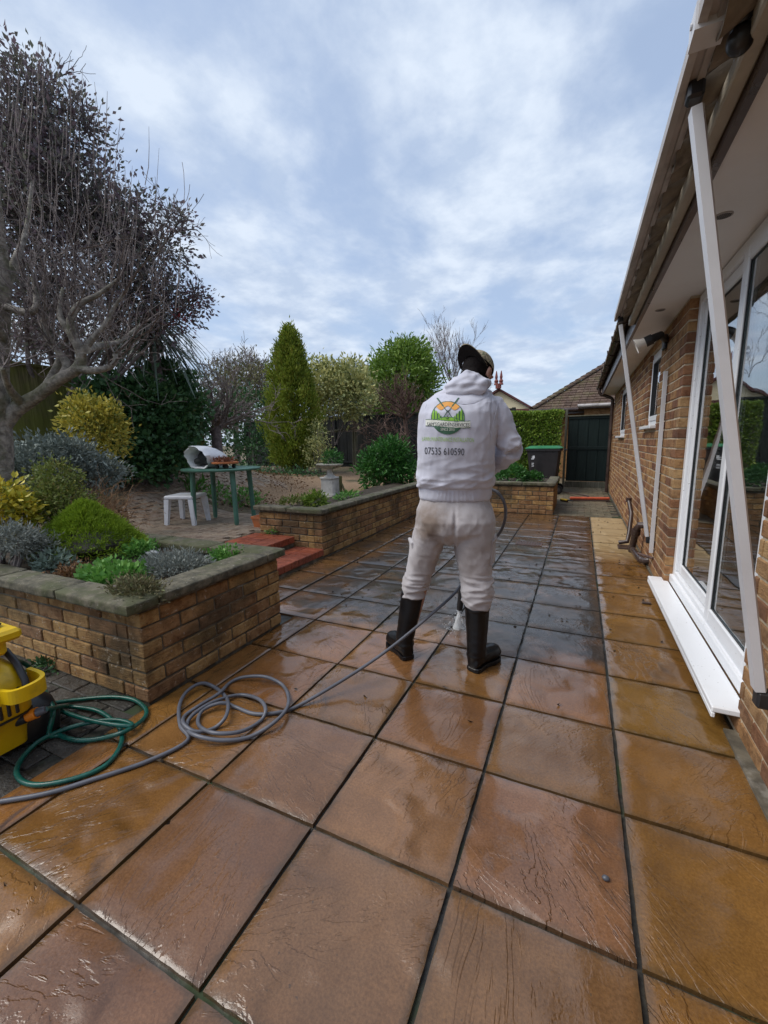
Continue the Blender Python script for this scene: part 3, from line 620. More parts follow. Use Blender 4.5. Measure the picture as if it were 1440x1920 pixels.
soil_patch(pl1, -4.6, -1.93, 1.25, 2.12, 0.465)
pl2 = thing('brick_planter', 'long low brick planter wall running from the red steps', 'planter', (-2.9, 5.4, 0))
mb = MB(); mb.box((-2.61, 3.778, -0.02), (-2.508, 7.50, 0.475)); mb.box((-3.35, 3.778, -0.02), (-2.612, 3.88, 0.475)); mb.box((-3.35, 3.882, -0.02), (-3.26, 4.9, 0.44)); mb.build('wall_core', M['old_mortar'], pl2)
brick_run(pl2, (-2.5, 3.77), (-2.5, 7.39), 0.0, 6, M['planter_brick'], 'pl'); brick_run(pl2, (-3.36, 3.77), (-2.602, 3.77), 0.0, 6, M['planter_brick'], 'pl', half0=1)
coping_run(pl2, (-2.555, 3.90), (-2.555, 7.40), 0.535, 0.18, ln=0.58); coping_run(pl2, (-3.42, 3.815), (-2.465, 3.815), 0.535, 0.165, ln=0.48)
soil_patch(pl2, -3.36, -2.61, 3.86, 7.5, 0.44)
pl3 = thing('brick_planter', 'brick planter in front of the wheelie bin and clipped hedge', 'planter', (-1.2, 8, 0))
mb = MB(); mb.box((-2.50, 7.408, -0.02), (-0.37, 7.50, 0.475)); mb.box((-0.46, 7.502, -0.02), (-0.368, 8.8, 0.475)); mb.build('wall_core', M['old_mortar'], pl3)
brick_run(pl3, (-2.49, 7.4), (-0.462, 7.4), 0.0, 6, M['planter_brick'], 'pl'); brick_run(pl3, (-0.36, 7.4), (-0.36, 8.8), 0.0, 6, M['planter_brick'], 'pl', half0=1)
coping_run(pl3, (-2.45, 7.455), (-0.33, 7.455), 0.535, 0.17, ln=0.53); coping_run(pl3, (-0.415, 7.545), (-0.415, 8.8), 0.535, 0.17)
soil_patch(pl3, -2.5, -0.45, 7.5, 9.2, 0.45)

# ------------------------------------------------------------------ the bungalow
HX = 0.66
house = thing('brick_bungalow', 'brown brick bungalow with white patio doors, deep soffit and brown gutter', 'house', (HX+1.5, 5, 0))
DY0, DY1, DZ0, DZ1 = 2.08, 3.86, 0.11, 2.225
W1 = (4.98, 5.72, 1.33, 2.14); W2 = (8.25, 9.45, 1.25, 2.14)
mb = MB()
def wallseg(y0, y1, z0, z1): e = .008 if z1-z0 > 2.2 else -.008; mb.box((HX+(.005 if e > 0 else .0065), y0+e, z0), (HX+.25, y1-e, z1))
YE0, YE1, ZT = -1.4, 11.3, 2.232
wallseg(YE0, DY0, -.05, ZT); wallseg(DY0, DY1, -.05, DZ0-.045); wallseg(DY1, W1[0], -.05, ZT); wallseg(W1[0], W1[1], -.05, W1[2]); wallseg(W1[0], W1[1], W1[3], ZT)
wallseg(W1[1], W2[0], -.05, ZT); wallseg(W2[0], W2[1], -.05, W2[2]); wallseg(W2[0], W2[1], W2[3], ZT); wallseg(W2[1], YE1, -.05, ZT)
mb.build('wall', M['mortar'], house)
items = []
ops = [(a-YE0, b-YE0, c, d) for (a, b, c, d) in ((DY0, DY1, DZ0, 3), W1, W2)]
ops = [(YE1-b, YE1-a, c, d) for (a, b, c, d) in ((DY0, DY1, DZ0-.02, 3), W1, W2)]
brick_run(house, (HX, YE1), (HX, YE0), 0.0, 29, M['house_brick'], 'hb', openings=ops, collect=items, zc=0.0765)
def bkey(a):
    (x, y, z) = a[0]
    return (999 if y < 1.35 else 0) + math.hypot(y, z-1.2)*math.hypot(y, z-1.2)/0.66
place('brick', items, BK['hb'][0], M['house_brick'], house, 300, bkey)
mb = MB(); mb.box((HX-.045, YE0, -.05), (HX+.012, DY0-.02, 0.012)); mb.box((HX-.012, DY1, -.05), (HX+.012, YE1, 0.006)); mb.build('footing', M['old_mortar'], house)
# rooms behind the glass
mb = MB(); mb.box((HX+.25, 1.0, 0.0), (HX+3.4, 1.05, 2.3)); mb.box((HX+.25, 4.6, 0.0), (HX+3.4, 4.65, 2.3)); mb.box((HX+3.4, 1.0, 0), (HX+3.45, 4.65, 2.3)); mb.box((HX+.25, 1.0, 2.3), (HX+3.4, 4.65, 2.35))
for (a, b, c, d) in (W1, W2): mb.box((HX+.6, a-.3, c-.3), (HX+.65, b+.3, d+.2)); 
mb.build('room_wall', M['interior'], house)
mb = MB(); mb.box((HX+.25, 1.05, -.04), (HX+3.4, 4.6, 0.09)); mb.build('room_floor', M['carpet'], house)
for k in range(20):
    y = 2.12+k*0.085; mb = MB(); mb.box((HX+.24, y, 0.2), (HX+.246, y+.046, 2.15)); mb.build('blind_slat', M['blind'], house)
# patio door
pdoor = MB(); fx0, fx1 = HX+.055, HX+.125
def frame(mb, y0, y1, z0, z1, t, x0, x1, c=0.006):
    mb.cbox((x0, y0, z0), (x1, y0+t, z1), c); mb.cbox((x0, y1-t, z0), (x1, y1, z1), c); mb.cbox((x0+.002, y0+t, z0), (x1-.002, y1-t, z0+t), c); mb.cbox((x0+.002, y0+t, z1-t), (x1-.002, y1-t, z1), c)
frame(pdoor, DY0, DY1, DZ0+.03, DZ1, 0.065, fx0, fx1); pdoor.cbox((fx0-.02, DY0, DZ0-.004), (fx1, DY1, DZ0+.06), .006)
door = pdoor.build('patio_door', M['upvc'], house)
for (a, b, xo) in ((DY0+.067, 2.86, -0.004), (2.835, DY1-.067, 0.032)):
    mb = MB(); frame(mb, a, b, DZ0+.10, DZ1-.067, 0.072, fx0+xo-.012, fx1+xo-.03); mb.build('sash', M['upvc'], door)
    mb = MB(); frame(mb, a+.072, b-.072, DZ0+.172, DZ1-.139, 0.007, fx0+xo-.002, fx0+xo+.005, .001); mb.build('gasket', M['black_plastic'], door)
    mb = MB(); mb.box((fx0+xo+.006, a+.075, DZ0+.175), (fx0+xo+.012, b-.075, DZ1-.142)); mb.build('pane', M['glass'], door)
mb = MB(); mb.cbox((HX-.095, DY0-.03, DZ0-.032), (fx0-.022, DY1+.10, DZ0-.004), .005); mb.cbox((HX-.095, DY0-.03, DZ0-.055), (HX-.080, DY1+.10, DZ0-.033), .003); mb.build('sill', M['upvc'], door)
for (a, b, c, d) in (W1, W2):
    mb = MB(); frame(mb, a, b, c+.03, d, 0.055, HX+.03, HX+.10); win = mb.build('window', M['upvc'], house)
    mb = MB(); frame(mb, a+.057, b-.057, c+.087, d-.057, 0.05, HX+.018, HX+.085); mb.build('sash', M['upvc'], win)
    mb = MB(); frame(mb, a+.107, b-.107, c+.137, d-.107, 0.008, HX+.022, HX+.06, .001); mb.build('gasket', M['black_plastic'], win)
    mb = MB(); mb.box((HX+.045, a+.108, c+.138), (HX+.051, b-.108, d-.108)); mb.build('pane', M['glass'], win)
    mb = MB(); mb.cbox((HX-.055, a-.04, c-.004), (HX+.03, b+.04, c+.028), .005); mb.build('sill', M['upvc'], win)
# eaves
SZ = 2.233
mb = MB(); mb.box((0.412, -1.4, SZ), (HX+.26, 11.4, SZ+.012)); sof = mb.build('soffit', M['soffit'], house)
for (px, py) in ((1357, 403), (1238, 581)):
    c = on_z(px, py, SZ); mb = MB(); mb.lathe([(0.036, 0), (0.036, -.004), (0.03, -.005)], (c[0], c[1], SZ), 20); v = mb.build('soffit_vent', M['alu_dirty'], sof)
    for k in range(-3, 4):
        hw = math.sqrt(max(0, 0.028**2-(k*.008)**2)); mb = MB(); mb.box((c[0]+k*.008-.0028, c[1]-hw, SZ-.0065), (c[0]+k*.008+.0028, c[1]+hw, SZ-.0051)); mb.build('slot', M['black_plastic'], v) if False else None
    mb = MB()
    for k in range(-3, 4):
        hw = math.sqrt(max(0, 0.028**2-(k*.008)**2)); mb.box((c[0]+k*.008-.0028, c[1]-hw, SZ-.0065), (c[0]+k*.008+.0028, c[1]+hw, SZ-.0051))
    mb.build('vent_slots', M['black_plastic'], v)
mb = MB(); mb.box((0.385, -1.4, SZ-.022), (0.410, 11.42, 2.43)); mb.build('fascia', M['brown_plastic'], house)
GY = 4.62
pts = []
mb = MB(); prof = [(math.cos(a)*0.052, math.sin(a)*0.058) for a in np.linspace(math.pi, 2*math.pi, 11)]; prof = prof+[(x*0.9, y*0.9) for x, y in prof[::-1]]
rings = [[Vector((0.327+p_[0], y, 2.415+p_[1])) for p_ in prof] for y in (GY-.02, 11.42)]
mb.loft(rings); gut = mb.build('gutter', M['brown_plastic'], house, smooth=50)
for k in range(8):
    y = 5.0+k*0.9; mb = MB(); mb.tube([(0.385, y, 2.43), (0.37, y, 2.36), (0.327, y, 2.349), (0.272, y, 2.37), (0.266, y, 2.425)], 0.008, 6); mb.build('gutter_bracket', M['brown_plastic'], gut)
mb = MB(); mb.tube([(0.325, 11.1, 2.36), (0.325, 11.1, 2.28), (0.36, 11.1, 2.24), (0.575, 11.05, 2.14), (0.605, 11.05, 2.10), (0.605, 11.05, 0.0)], 0.036, 10)
dp = mb.build('downpipe', M['brown_plastic'], house, smooth=40)
for z in (0.5, 1.3, 2.0): mb = MB(); mb.box((0.57, 11.03, z), (HX+.005, 11.07, z+.03)); mb.build('pipe_clip', M['brown_plastic'], dp)
# roof plane and the eaves course of tiles seen from below
mb = MB(); sl_ = math.tan(math.radians(26)); xr = 5.5
mb.add([(0.30, -1.4, 2.50), (0.30, 11.5, 2.50), (xr, 11.5, 2.50+(xr-.30)*sl_), (xr, -1.4, 2.50+(xr-.30)*sl_), (0.30, -1.4, 2.46), (0.30, 11.5, 2.46), (xr, 11.5, 2.46+(xr-.30)*sl_), (xr, -1.4, 2.46+(xr-.30)*sl_)], [(0,3,2,1),(4,5,6,7),(0,1,5,4),(1,2,6,5),(2,3,7,6),(3,0,4,7)])
rf = mb.build('roof', M['roof_tile'], house)
mb = MB(); prof = [(math.cos(a)*0.075, math.sin(a)*0.05) for a in np.linspace(math.pi, 2*math.pi, 9)]; prof = prof+[(x*0.78, y*0.78) for x, y in prof[::-1]]
mb.loft([[Vector((x, p_[0], p_[1]+x*sl_)) for p_ in prof] for x in (-0.055, 0.30)]); tm = mb.mesh('roof_tile', 40); tm.materials.append(M['clay_tile'])
for k in range(34): inst('roof_tile', tm, (0.325, 0.9+k*0.31, 2.440 if 0.9+k*.31 > 4.5 else 2.345), (0, 0, 0), (1, 0.72+0.1*(k % 3), 1.2), rf)
for k in range(34): inst('roof_tile', tm, (0.335, 1.05+k*0.31, 2.425 if 1.05+k*.31 > 4.5 else 2.335), (0, 0, 0), (1, 0.75, 0.7), rf)

# ------------------------------------------------------------------ awning with its drop arms
aw = thing('patio_awning', 'closed patio awning with long white diagonal arms on the brick wall', 'awning', (HX, 3.0, 0.3))
BX, BZ = 0.248, 2.315
mb = MB(); prof = [(-.030, .000), (-.030, .045), (-.012, .058), (.020, .056), (.032, .036), (.032, .002), (.012, -.004), (.010, .008), (-.008, .008), (-.010, -.004)]
mb.loft([[Vector((BX+p_[0], y, BZ+p_[1]-.02)) for p_ in prof] for y in (-1.2, GY)]); mb.build('front_bar', M['alu_dirty'], aw)
mb = MB(); c = [(-.036, -.012), (-.036, .052), (-.012, .066), (.024, .062), (.040, .036), (.038, -.012)]
mb.loft([[Vector((BX+p_[0], y, BZ+p_[1]-.02)) for p_ in c] for y in (1.52, 1.60)]); mb.tube([(BX-.037, 1.56, BZ+.005), (BX-.041, 1.56, BZ+.005)], .008, 10); mb.build('bar_joiner', M['alu'], aw)
mb = MB(); mb.cbox((0.338, -1.2, 2.245), (0.384, GY+.02, 2.30), .006); mb.build('back_rail', M['beige_rail'], aw)
mb = MB(); mb.tube([(0.30, 1.52, 2.43), (0.315, 1.54, 2.33), (0.325, 1.56, 2.29)], [.02, .028, .022], 10); mb.sphere((0.325, 1.575, 2.262), (.032, .034, .034)); mb.build('gear_head', M['black_plastic'], aw, smooth=60)
for (y, zb) in ((1.76, 0.335), (4.50, 0.30)):
    top = Vector((BX+.012, y, BZ-.035)); bot = Vector((HX-.045, y, zb)); ax = (top-bot).normalized()
    hw, hd = 0.024, 0.017; u = Vector((0, 1, 0)); v = ax.cross(u)
    prof = [(-hw, -hd*.6), (-hw*.6, -hd), (-.006, -hd), (-.005, -hd+.003), (.005, -hd+.003), (.006, -hd), (hw*.6, -hd), (hw, -hd*.6), (hw, hd), (-hw, hd)]
    mb = MB(); mb.loft([[p_+u*a+v*b for a, b in prof] for p_ in (bot+ax*.03, top-ax*.05)]); arm = mb.build('arm', M['alu'], aw)
    mb = MB(); mb.cbox((BX-.008, y-.028, BZ-.062), (BX+.036, y+.028, BZ-.012), .008); mb.build('arm_joint', M['black_plastic'], arm)
    mb = MB(); mb.cbox((HX-.060, y-.025, zb-.035), (HX-.001, y+.025, zb+.028), .008); mb.build('wall_bracket', M['black_plastic'], arm)
rb = Vector((HX-.024, 4.40, 0.20)); rt = Vector((HX-.024, 4.47, 1.80)); ax = (rt-rb).normalized(); u = Vector((0, 1, 0)); v = ax.cross(u).normalized(); u = v.cross(ax)
mb = MB(); mb.loft([[p_+u*a+v*b for a, b in ((-.018, -.014), (.018, -.014), (.018, .014), (-.018, .014))] for p_ in (rb, rt)]); mb.build('slide_rail', M['alu'], aw)
# wall light with a pale bell shade
wl = thing('wall_light', 'black tubular wall light with pale bell shade under the soffit', 'lamp', (HX, 4.75, 2.1))
a = Vector((HX-.002, 4.72, 2.10)); b = Vector(on_x(1203, 645, 0.43)); mid = Vector(on_x(1238, 628, 0.56))
mb = MB(); mb.cbox((HX-.03, 4.66, 2.02), (HX-.001, 4.78, 2.15), .01); mb.build('mount', M['black_plastic'], wl)
mb = MB(); mb.tube([a, mid, mid.lerp(b, .45)], [.026, .030, .036], 12); mb.tube([mid.lerp(b, .42), mid.lerp(b, .8)], .044, 12); mb.build('arm', M['black_plastic'], wl, smooth=40)
ax = (b-mid).normalized(); q0 = mid.lerp(b, .78)
mb = MB(); mb.lathe([(.040, 0), (.044, .03), (.062, .065), (.066, .075), (.060, .075), (.040, .03)], q0, 20, axis=ax); mb.build('shade', M['lampglass'], wl, smooth=40)
# brown waste pipes at the foot of the wall
wp = thing('waste_pipe', 'cluster of brown waste pipes over a gully at the foot of the wall', 'pipe', (HX-.05, 5.2, 0))
A0 = Vector(on_z(1183, 1030, .02)); 
yb = 5.15; mb = MB(); mb.tube([(HX-.10, 5.75, .50), (HX-.075, 5.62, .36), (HX-.10, 5.45, .16), (HX-.12, 5.38, .075), (HX-.20, 5.40, .055)], .024, 10); mb.lathe([(.030, -.02), (.030, .03)], (HX-.10, 5.75, .50), 12); mb.build('pipe', M['brown_plastic'], wp, smooth=50)
mb = MB(); mb.tube([(HX+.0, 5.02, .34), (HX-.055, 5.03, .335), (HX-.075, 5.06, .29), (HX-.085, 5.16, .12), (HX-.09, 5.2, .01)], .034, 12); mb.lathe([(.044, -.03), (.044, .03)], (HX-.078, 5.08, .25), 14, axis=(0, .4, -1)); mb.build('pipe', M['brown_plastic'], wp, smooth=50)
mb = MB(); mb.tube([(HX-.09, 5.28, .045), (HX-.075, 4.95, .045), (HX-.060, 4.72, .045), (HX-.03, 4.67, .05), (HX+.005, 4.66, .06)], .030, 12); mb.sphere((HX-.055, 4.72, .047), .036); mb.build('pipe', M['brown_plastic'], wp, smooth=50)
mb = MB(); mb.tube([(HX-.10, 4.60, .135), (HX+.002, 4.42, .142)], .012, 8); mb.build('iron_bar', M['iron'], wp)
mb = MB(); mb.cbox((HX-.21, 5.30, -.004), (HX-.07, 5.46, .018), .004); mb.build('gully', M['brown_plastic'], wp)

# ------------------------------------------------------------------ fences, gate, neighbours
def fence(name, label, p0, p1, ztop, zbot, bw, mat, lap=0.004, rails=True, posts=0, group=None):
    p0 = Vector(p0); p1 = Vector(p1); d = p1-p0; Lw = d.length; d.normalize(); ang = math.atan2(d.y, d.x)
    t = thing(name, label, 'fence', ((p0.x+p1.x)/2, (p0.y+p1.y)/2, zbot), group); n = int(Lw/bw)
    mb = MB(); mb.cbox((-bw/2-.006, -.007, 0), (bw/2+.006, .007, 1), .003); me = mb.mesh('board'); me.materials.append(mat)
    for i in range(n):
        c = p0+d*(bw*(i+.5)); h = ztop-zbot+R0.uniform(-.008, .008)
        inst('board', me, (c.x-d.y*.009*(i % 2), c.y+d.x*.009*(i % 2), zbot), (0, 0, ang+R0.uniform(-.015, .015)), (1, 1, h), t)
    n_ = Vector((-d.y, d.x))
    if rails:
        for z in (ztop+.02, zbot+(ztop-zbot)*.2):
            mb = MB(); Mx = Matrix.Translation(((p0.x+p1.x)/2, (p0.y+p1.y)/2, z)) @ Matrix.Rotation(ang, 4, 'Z'); mb.cbox((-Lw/2, -.035, -.02), (Lw/2, .035, .02), .004, M=Mx); mb.build('rail', mat, t)
    for k in range(posts):
        c = p0+d*(Lw*k/max(1, posts-1)); mb = MB(); mb.cbox((c.x-.05, c.y-.05, zbot-.1), (c.x+.05, c.y+.05, ztop+.06), .006); mb.build('post', mat, t)
    return t
fence('board_fence', 'tall mossy green board fence behind the grey-barked tree', (-6.7, 1.6), (-6.7, 4.1), 2.30, 0.62, 0.105, M['fence_green'])
fence('board_fence', 'lower mossy board fence panel running into the ivy', (-6.72, 4.14), (-6.72, 6.2), 2.16, 0.62, 0.105, M['fence_green'])
fence('board_fence', 'dark stained board fence along the back of the garden', (-11.5, 12.5), (-1.75, 12.5), 2.08, 0.22, 0.15, M['fence_dark'], posts=6)
sp = thing('support_post', 'pale round post standing before the dark back fence', 'post', (-5.6, 11.9, .3)); c = on_y(668, 870, 11.9)
mb = MB(); mb.tube([(c[0], 11.9, .25), (c[0]+.02, 11.9, 2.0)], .055, 10); mb.build('pole', M['grey_wood'], sp, smooth=50); mb = MB(); mb.tube([(c[0]-.1, 11.9, .25), (c[0]-.06, 11.88, 1.9)], .03, 8); mb.build('prop', M['grey_wood'], sp, smooth=50)
c1 = on_y(595, 815, 11.3); c2 = on_y(672, 800, 11.3)
mb = MB(); mb.tube([c1, c2], .05, 6); b_ = mb.build('fallen_board', M['grey_wood']); tag(b_, 'grey board leaning sideways against the dark back fence', 'board')

gate = thing('garden_gate', 'dark green panelled side gate between hedge and bungalow wall', 'gate', (.15, 12, 0))
mb = MB(); mb.cbox((-.14, -.012, 0), (.14, .012, 1), .006); me = mb.mesh('board'); me.materials.append(M['gate'])
for k in range(4):
    inst('board', me, (-.19+k*.235, 12.0, 1.03), (0, 0, 0), (.82, 1, .74), gate); inst('board', me, (-.19+k*.235, 12.0, .17), (0, 0, 0), (.82, 1, .80), gate)
mb = MB(); mb.box((-.31, 12.014, .16), (.63, 12.03, 1.80)); mb.build('panel', M['gate'], gate)
mb = MB(); mb.cbox((-.31, 11.965, .965), (.63, 12.01, 1.045), .005); mb.build('rail', M['gate'], gate)
mb = MB(); mb.cbox((-.31, 11.965, 1.74), (.63, 12.01, 1.80), .005); mb.build('rail', M['gate'], gate)
mb = MB(); mb.cbox((-.33, 11.94, 1.802), (.64, 12.03, 1.83), .004); mb.build('top_rail', M['grey_wood'], gate)
mb = MB(); mb.cbox((-.33, 11.95, .0), (.64, 12.02, .155), .006); mb.build('gravel_board', M['grey_wood'], gate)
mb = MB(); mb.cbox((-.39, 11.95, 0), (-.335, 12.02, 1.98), .006); p_ = mb.build('gate_post', M['grey_wood']); tag(p_, 'pale square post between the hedge and the green gate', 'post')

nb = thing('tiled_bungalow', 'neighbouring bungalow with mossy hipped tile roof above the green gate', 'house', (2, 18, 0))
EY, EZ, EX, TP = 15.0, 2.20, -1.52, 0.72
mb = MB(); mb.box((-1.0, 15.6, -.05), (8, 24, 2.3)); mb.build('wall', M['house_brick'], nb)
mb = MB(); k = 4.2
mb.add([(EX, EY, EZ), (9, EY, EZ), (9, EY+k, EZ+k*TP), (EX+k, EY+k, EZ+k*TP), (EX, EY+2*k, EZ), (9, EY+2*k, EZ)], [(0,1,2,3), (0,3,4), (3,2,5,4), (0,4,5,1)]); nroof = mb.build('roof', M['roof_tile'], nb)
tmb = MB(); tmb.cbox((-.097, 0, -.014), (.097, .20, .014), .004); tmm = tmb.mesh('roof_tile'); tmm.materials.append(M['roof_tile']); it = []
pit = math.atan(TP); cs, sn = math.cos(pit), math.sin(pit)
for r_ in range(27):
    s = r_*0.155; y = EY-.03+s*cs; z = EZ+.018+s*sn
    for c_ in range(16):
        x = EX+s*cs+0.06+c_*0.2+(0.1 if r_ % 2 else 0)
        if x > 1.5: continue
        it.append(((x, y, z), (pit-.13+R0.uniform(-.03, .03), R0.uniform(-.03, .03), 0), (1, 1, 1)))
place('roof_tile', it, tmm, M['roof_tile'], nroof, 300, lambda a: a[0][1])
hmb = MB(); prof = [(math.cos(a)*.11, math.sin(a)*.075) for a in np.linspace(0, math.pi, 7)]; prof = prof+[(x*.8, y*.8) for x, y in prof[::-1]]
hmb.loft([[Vector((p_[0], y, p_[1]+.03*(1-y/.32))) for p_ in prof] for y in (0, .32)]); hm = hmb.mesh('hip_tile'); hm.materials.append(M['roof_tile'])
hd = Vector((1, 1, TP)).normalized(); he = hd.to_track_quat('Y', 'Z').to_euler()
for k_ in range(20): c = Vector((EX, EY, EZ+.02))+hd*(.26*k_); inst('hip_tile', hm, c, he, (1, 1, 1), nroof)
mb = MB(); mb.box((EX-.03, EY-.06, EZ-.16), (9, EY-.03, EZ-.01)); mb.build('fascia', M['brown_plastic'], nb)
mb = MB(); mb.tube([(EX-.08, EY-.12, EZ-.04), (9, EY-.12, EZ-.04)], .06, 8); mb.build('gutter', M['brown_plastic'], nb, smooth=50)
mb = MB(); mb.box((.05, 14.2, -.05), (1.6, 15.55, 2.12)); po = mb.build('porch', M['house_brick'], nb); mb = MB(); mb.box((-.12, 13.95, 2.124), (1.8, 15.0, 2.21)); mb.build('porch_roof', M['brown_plastic'], po)
mb = MB(); mb.tube([(-.14, 13.93, 2.2), (1.8, 13.93, 2.2)], .05, 8); mb.build('porch_gutter', M['alu_dirty'], po, smooth=50)
cr2 = thing('cream_house', 'distant cream gabled house with maroon trim and red roof finial', 'house', (-6, 26, 0))
ap = on_y(936, 733, 25.0); er = on_y(999, 769, 25.0)
hw_ = (er[0]-ap[0]); zl = er[2]
mb = MB(); mb.add([(ap[0]-hw_, 25, -.05), (er[0], 25, -.05), (er[0], 25, zl), (ap[0], 25, ap[2]), (ap[0]-hw_, 25, zl), (ap[0]-hw_, 33, -.05), (er[0], 33, -.05), (er[0], 33, zl), (ap[0], 33, ap[2]), (ap[0]-hw_, 33, zl)], [(0,1,2,3,4), (9,8,7,6,5), (0,5,6,1), (1,6,7,2), (4,9,5,0)]); mb.build('wall', M['cream_wall'], cr2)
mb = MB(); e_ = .18
for sg in (1, -1):
    a = Vector((ap[0], 24.8, ap[2]+.03)); b = Vector((ap[0]+sg*(hw_+.25), 24.8, zl-.25*(ap[2]-zl)/hw_+.03)); mb.prism([a, b, b+Vector((0, 0, .12)), a+Vector((0, 0, .12))], (0, 8.5, 0))
mb.build('roof', M['maroon'], cr2)
mb = MB(); mb.tube([(ap[0], 24.7, ap[2]+.1), (ap[0], 24.7, ap[2]+.35)], .16, 8)
for dx_ in (-.12, .14): mb.lathe([(.14, 0), (.09, .12), (.12, .2), (.06, .3), (.08, .42), (.02, .75)], (ap[0]+dx_, 24.7, ap[2]+.3), 8)
mb.build('finial', M['finial'], cr2)
g0 = on_y(930, 770, 20.0); g1 = on_y(1004, 771, 20.0)
mb = MB(); mb.box((g0[0]-3, 20, g0[2]-.25), (g1[0]+.5, 20.15, g0[2]+.03)); mb.box((g0[0]-3, 20.15, -.05), (g1[0]+.5, 23, g0[2]-.1)); o = mb.build('garage', M['maroon']); tag(o, 'low maroon-trimmed outbuilding beyond the clipped hedge', 'outbuilding')

# ------------------------------------------------------------------ vegetation
def leaf_mesh(name, P, D, size, asp, rng, mat, parent=None, fold=0.12, cvar=None, kind=None):
    N = len(P); D = D/np.maximum(1e-9, np.linalg.norm(D, axis=1))[:, None]
    rv = rng.normal(size=(N, 3)); S = np.cross(D, rv); S /= np.maximum(1e-9, np.linalg.norm(S, axis=1))[:, None]; Nn = np.cross(S, D)
    s = (size*(0.65+0.7*rng.random(N)))[:, None]; wd = s*asp*0.5
    V = np.stack([P, P+D*s*.45+S*wd+Nn*s*fold, P+D*s, P+D*s*.45-S*wd+Nn*s*fold], 1).reshape(-1, 3)
    me = bpy.data.meshes.new(name); me.vertices.add(4*N); me.vertices.foreach_set('co', V.astype(np.float32).ravel())
    b = np.arange(N)*4; F = np.stack([b, b+1, b+2, b, b+2, b+3], 1).ravel()
    me.loops.add(6*N); me.loops.foreach_set('vertex_index', F.astype(np.int32)); me.polygons.add(2*N)
    me.polygons.foreach_set('loop_start', (np.arange(2*N)*3).astype(np.int32)); me.update(calc_edges=True)
    r = rng.random(N)
    if cvar is not None: r = np.clip(0.55*r+0.45*cvar, 0, 1)
    a = me.attributes.new('rnd', 'FLOAT', 'FACE'); a.data.foreach_set('value', np.repeat(r, 2).astype(np.float32)); me.validate()
    o = link(name, me, mat, parent)
    if kind: o['kind'] = kind
    return o
CLC = []
def clumps(rng, blobs, nclump, per, cl, shell=0.35, low=-0.9):
    # blobs: (center, (rx,ry,rz)); clump centres on a noisy shell, leaves gathered round each
    w_ = np.array([b[1][0]*b[1][1]+b[1][1]*b[1][2]+b[1][0]*b[1][2] for b in blobs]); w_ = w_/w_.sum(); P = []; D = []; C = []; CLC.clear()
    for (c, r), ww in zip(blobs, w_):
        n = max(3, int(nclump*ww)); d = rng.normal(size=(n, 3)); d /= np.linalg.norm(d, axis=1)[:, None]; d[:, 2] = np.where(d[:, 2] < low, -d[:, 2], d[:, 2])
        k = 1-shell*rng.random(n)**1.3; k *= 1+0.14*np.array([noise.noise(Vector(q)*2.3+Vector((c[0], c[1], c[2]))) for q in d])
        cc = np.array(c)+d*np.array(r)*k[:, None]
        CLC.extend((tuple(q_), c) for q_ in cc)
        m = rng.integers(max(1, per//2), per*3//2+1, n)
        idx = np.repeat(np.arange(n), m); off = rng.normal(size=(len(idx), 3))*cl
        P.append(cc[idx]+off); D.append(d[idx]*0.55+off/cl*0.25+rng.normal(size=(len(idx), 3))*0.45+np.array([0, 0, .15])); C.append(rng.random(n)[idx])
    return np.concatenate(P), np.concatenate(D), np.concatenate(C)
def blob(px, py, D, rx, ry, rd=None):
    c = at(px, py, D); k = mpp(px, py, D); return (c, (rx*k, (rd if rd else rx)*k, ry*k))
def twigs(mb, rng, p, d, Ln, r, depth, up=0.25, wob=0.25, kids=3, spread=0.8, minr=0.002, shrink=0.62, tips=None, nseg=4):
    pts = [Vector(p)]; dd = Vector(d).normalized()
    for i in range(nseg):
        dd = (dd+Vector(rng.normal(size=3))*wob*.5+Vector((0, 0, up*.3))).normalized(); pts.append(pts[-1]+dd*(Ln/nseg))
    rad = [max(minr, lerp(r, r*.55, i/nseg)) for i in range(nseg+1)]
    mb.tube(pts, rad, 6 if r > .02 else (4 if r > .008 else 3), cap=False)
    if depth <= 0:
        if tips is not None: tips.append((pts[-1], dd))
        return
    for k in range(kids):
        t = rng.uniform(0.35, 1.0) if k else 1.0; i = min(nseg, int(t*nseg)); q = pts[i]
        ax = Vector(rng.normal(size=3)); nd = (dd+ax.normalized()*spread*rng.uniform(.6, 1.1)).normalized()
        twigs(mb, rng, q, nd, Ln*shrink*rng.uniform(.75, 1.2), max(minr, rad[i]*.68), depth-1, up, wob, kids, spread, minr, shrink, tips, nseg)
def bush(name, label, cat, mat, blobs, nclump, per, cl, size, asp, seed, group=None, shell=.4, stem=None, base=None, core=None, fold=.12, low=-.9):
    rng = np.random.default_rng(seed); c = blobs[0][0]; zb = base if base is not None else min(b[0][2]-b[1][2] for b in blobs)
    t = thing(name, label, cat, (c[0], c[1], zb), group)
    P, D, C = clumps(rng, blobs, nclump, per, cl, shell, low); keep = P[:, 2] > zb-.02; leaf_mesh('foliage', P[keep], D[keep], size, asp, rng, mat, t, fold, C[keep])
    mb = MB()
    for k in range(7 if stem is None else stem):
        b = blobs[k % len(blobs)]; a = rng.uniform(0, 6.28); rr = .55
        tip = Vector(b[0])+Vector((math.cos(a)*b[1][0]*rr, math.sin(a)*b[1][1]*rr, b[1][2]*rng.uniform(.1, .6)))
        b0 = Vector((c[0]+rng.normal()*.04, c[1]+rng.normal()*.04, zb-.02)); m_ = b0.lerp(tip, .5)+Vector(rng.normal(size=3))*.03
        mb.tube([b0, m_, tip], [.012, .009, .004], 5)
    mb.build('stem', core or M['twig'], t)
    return t

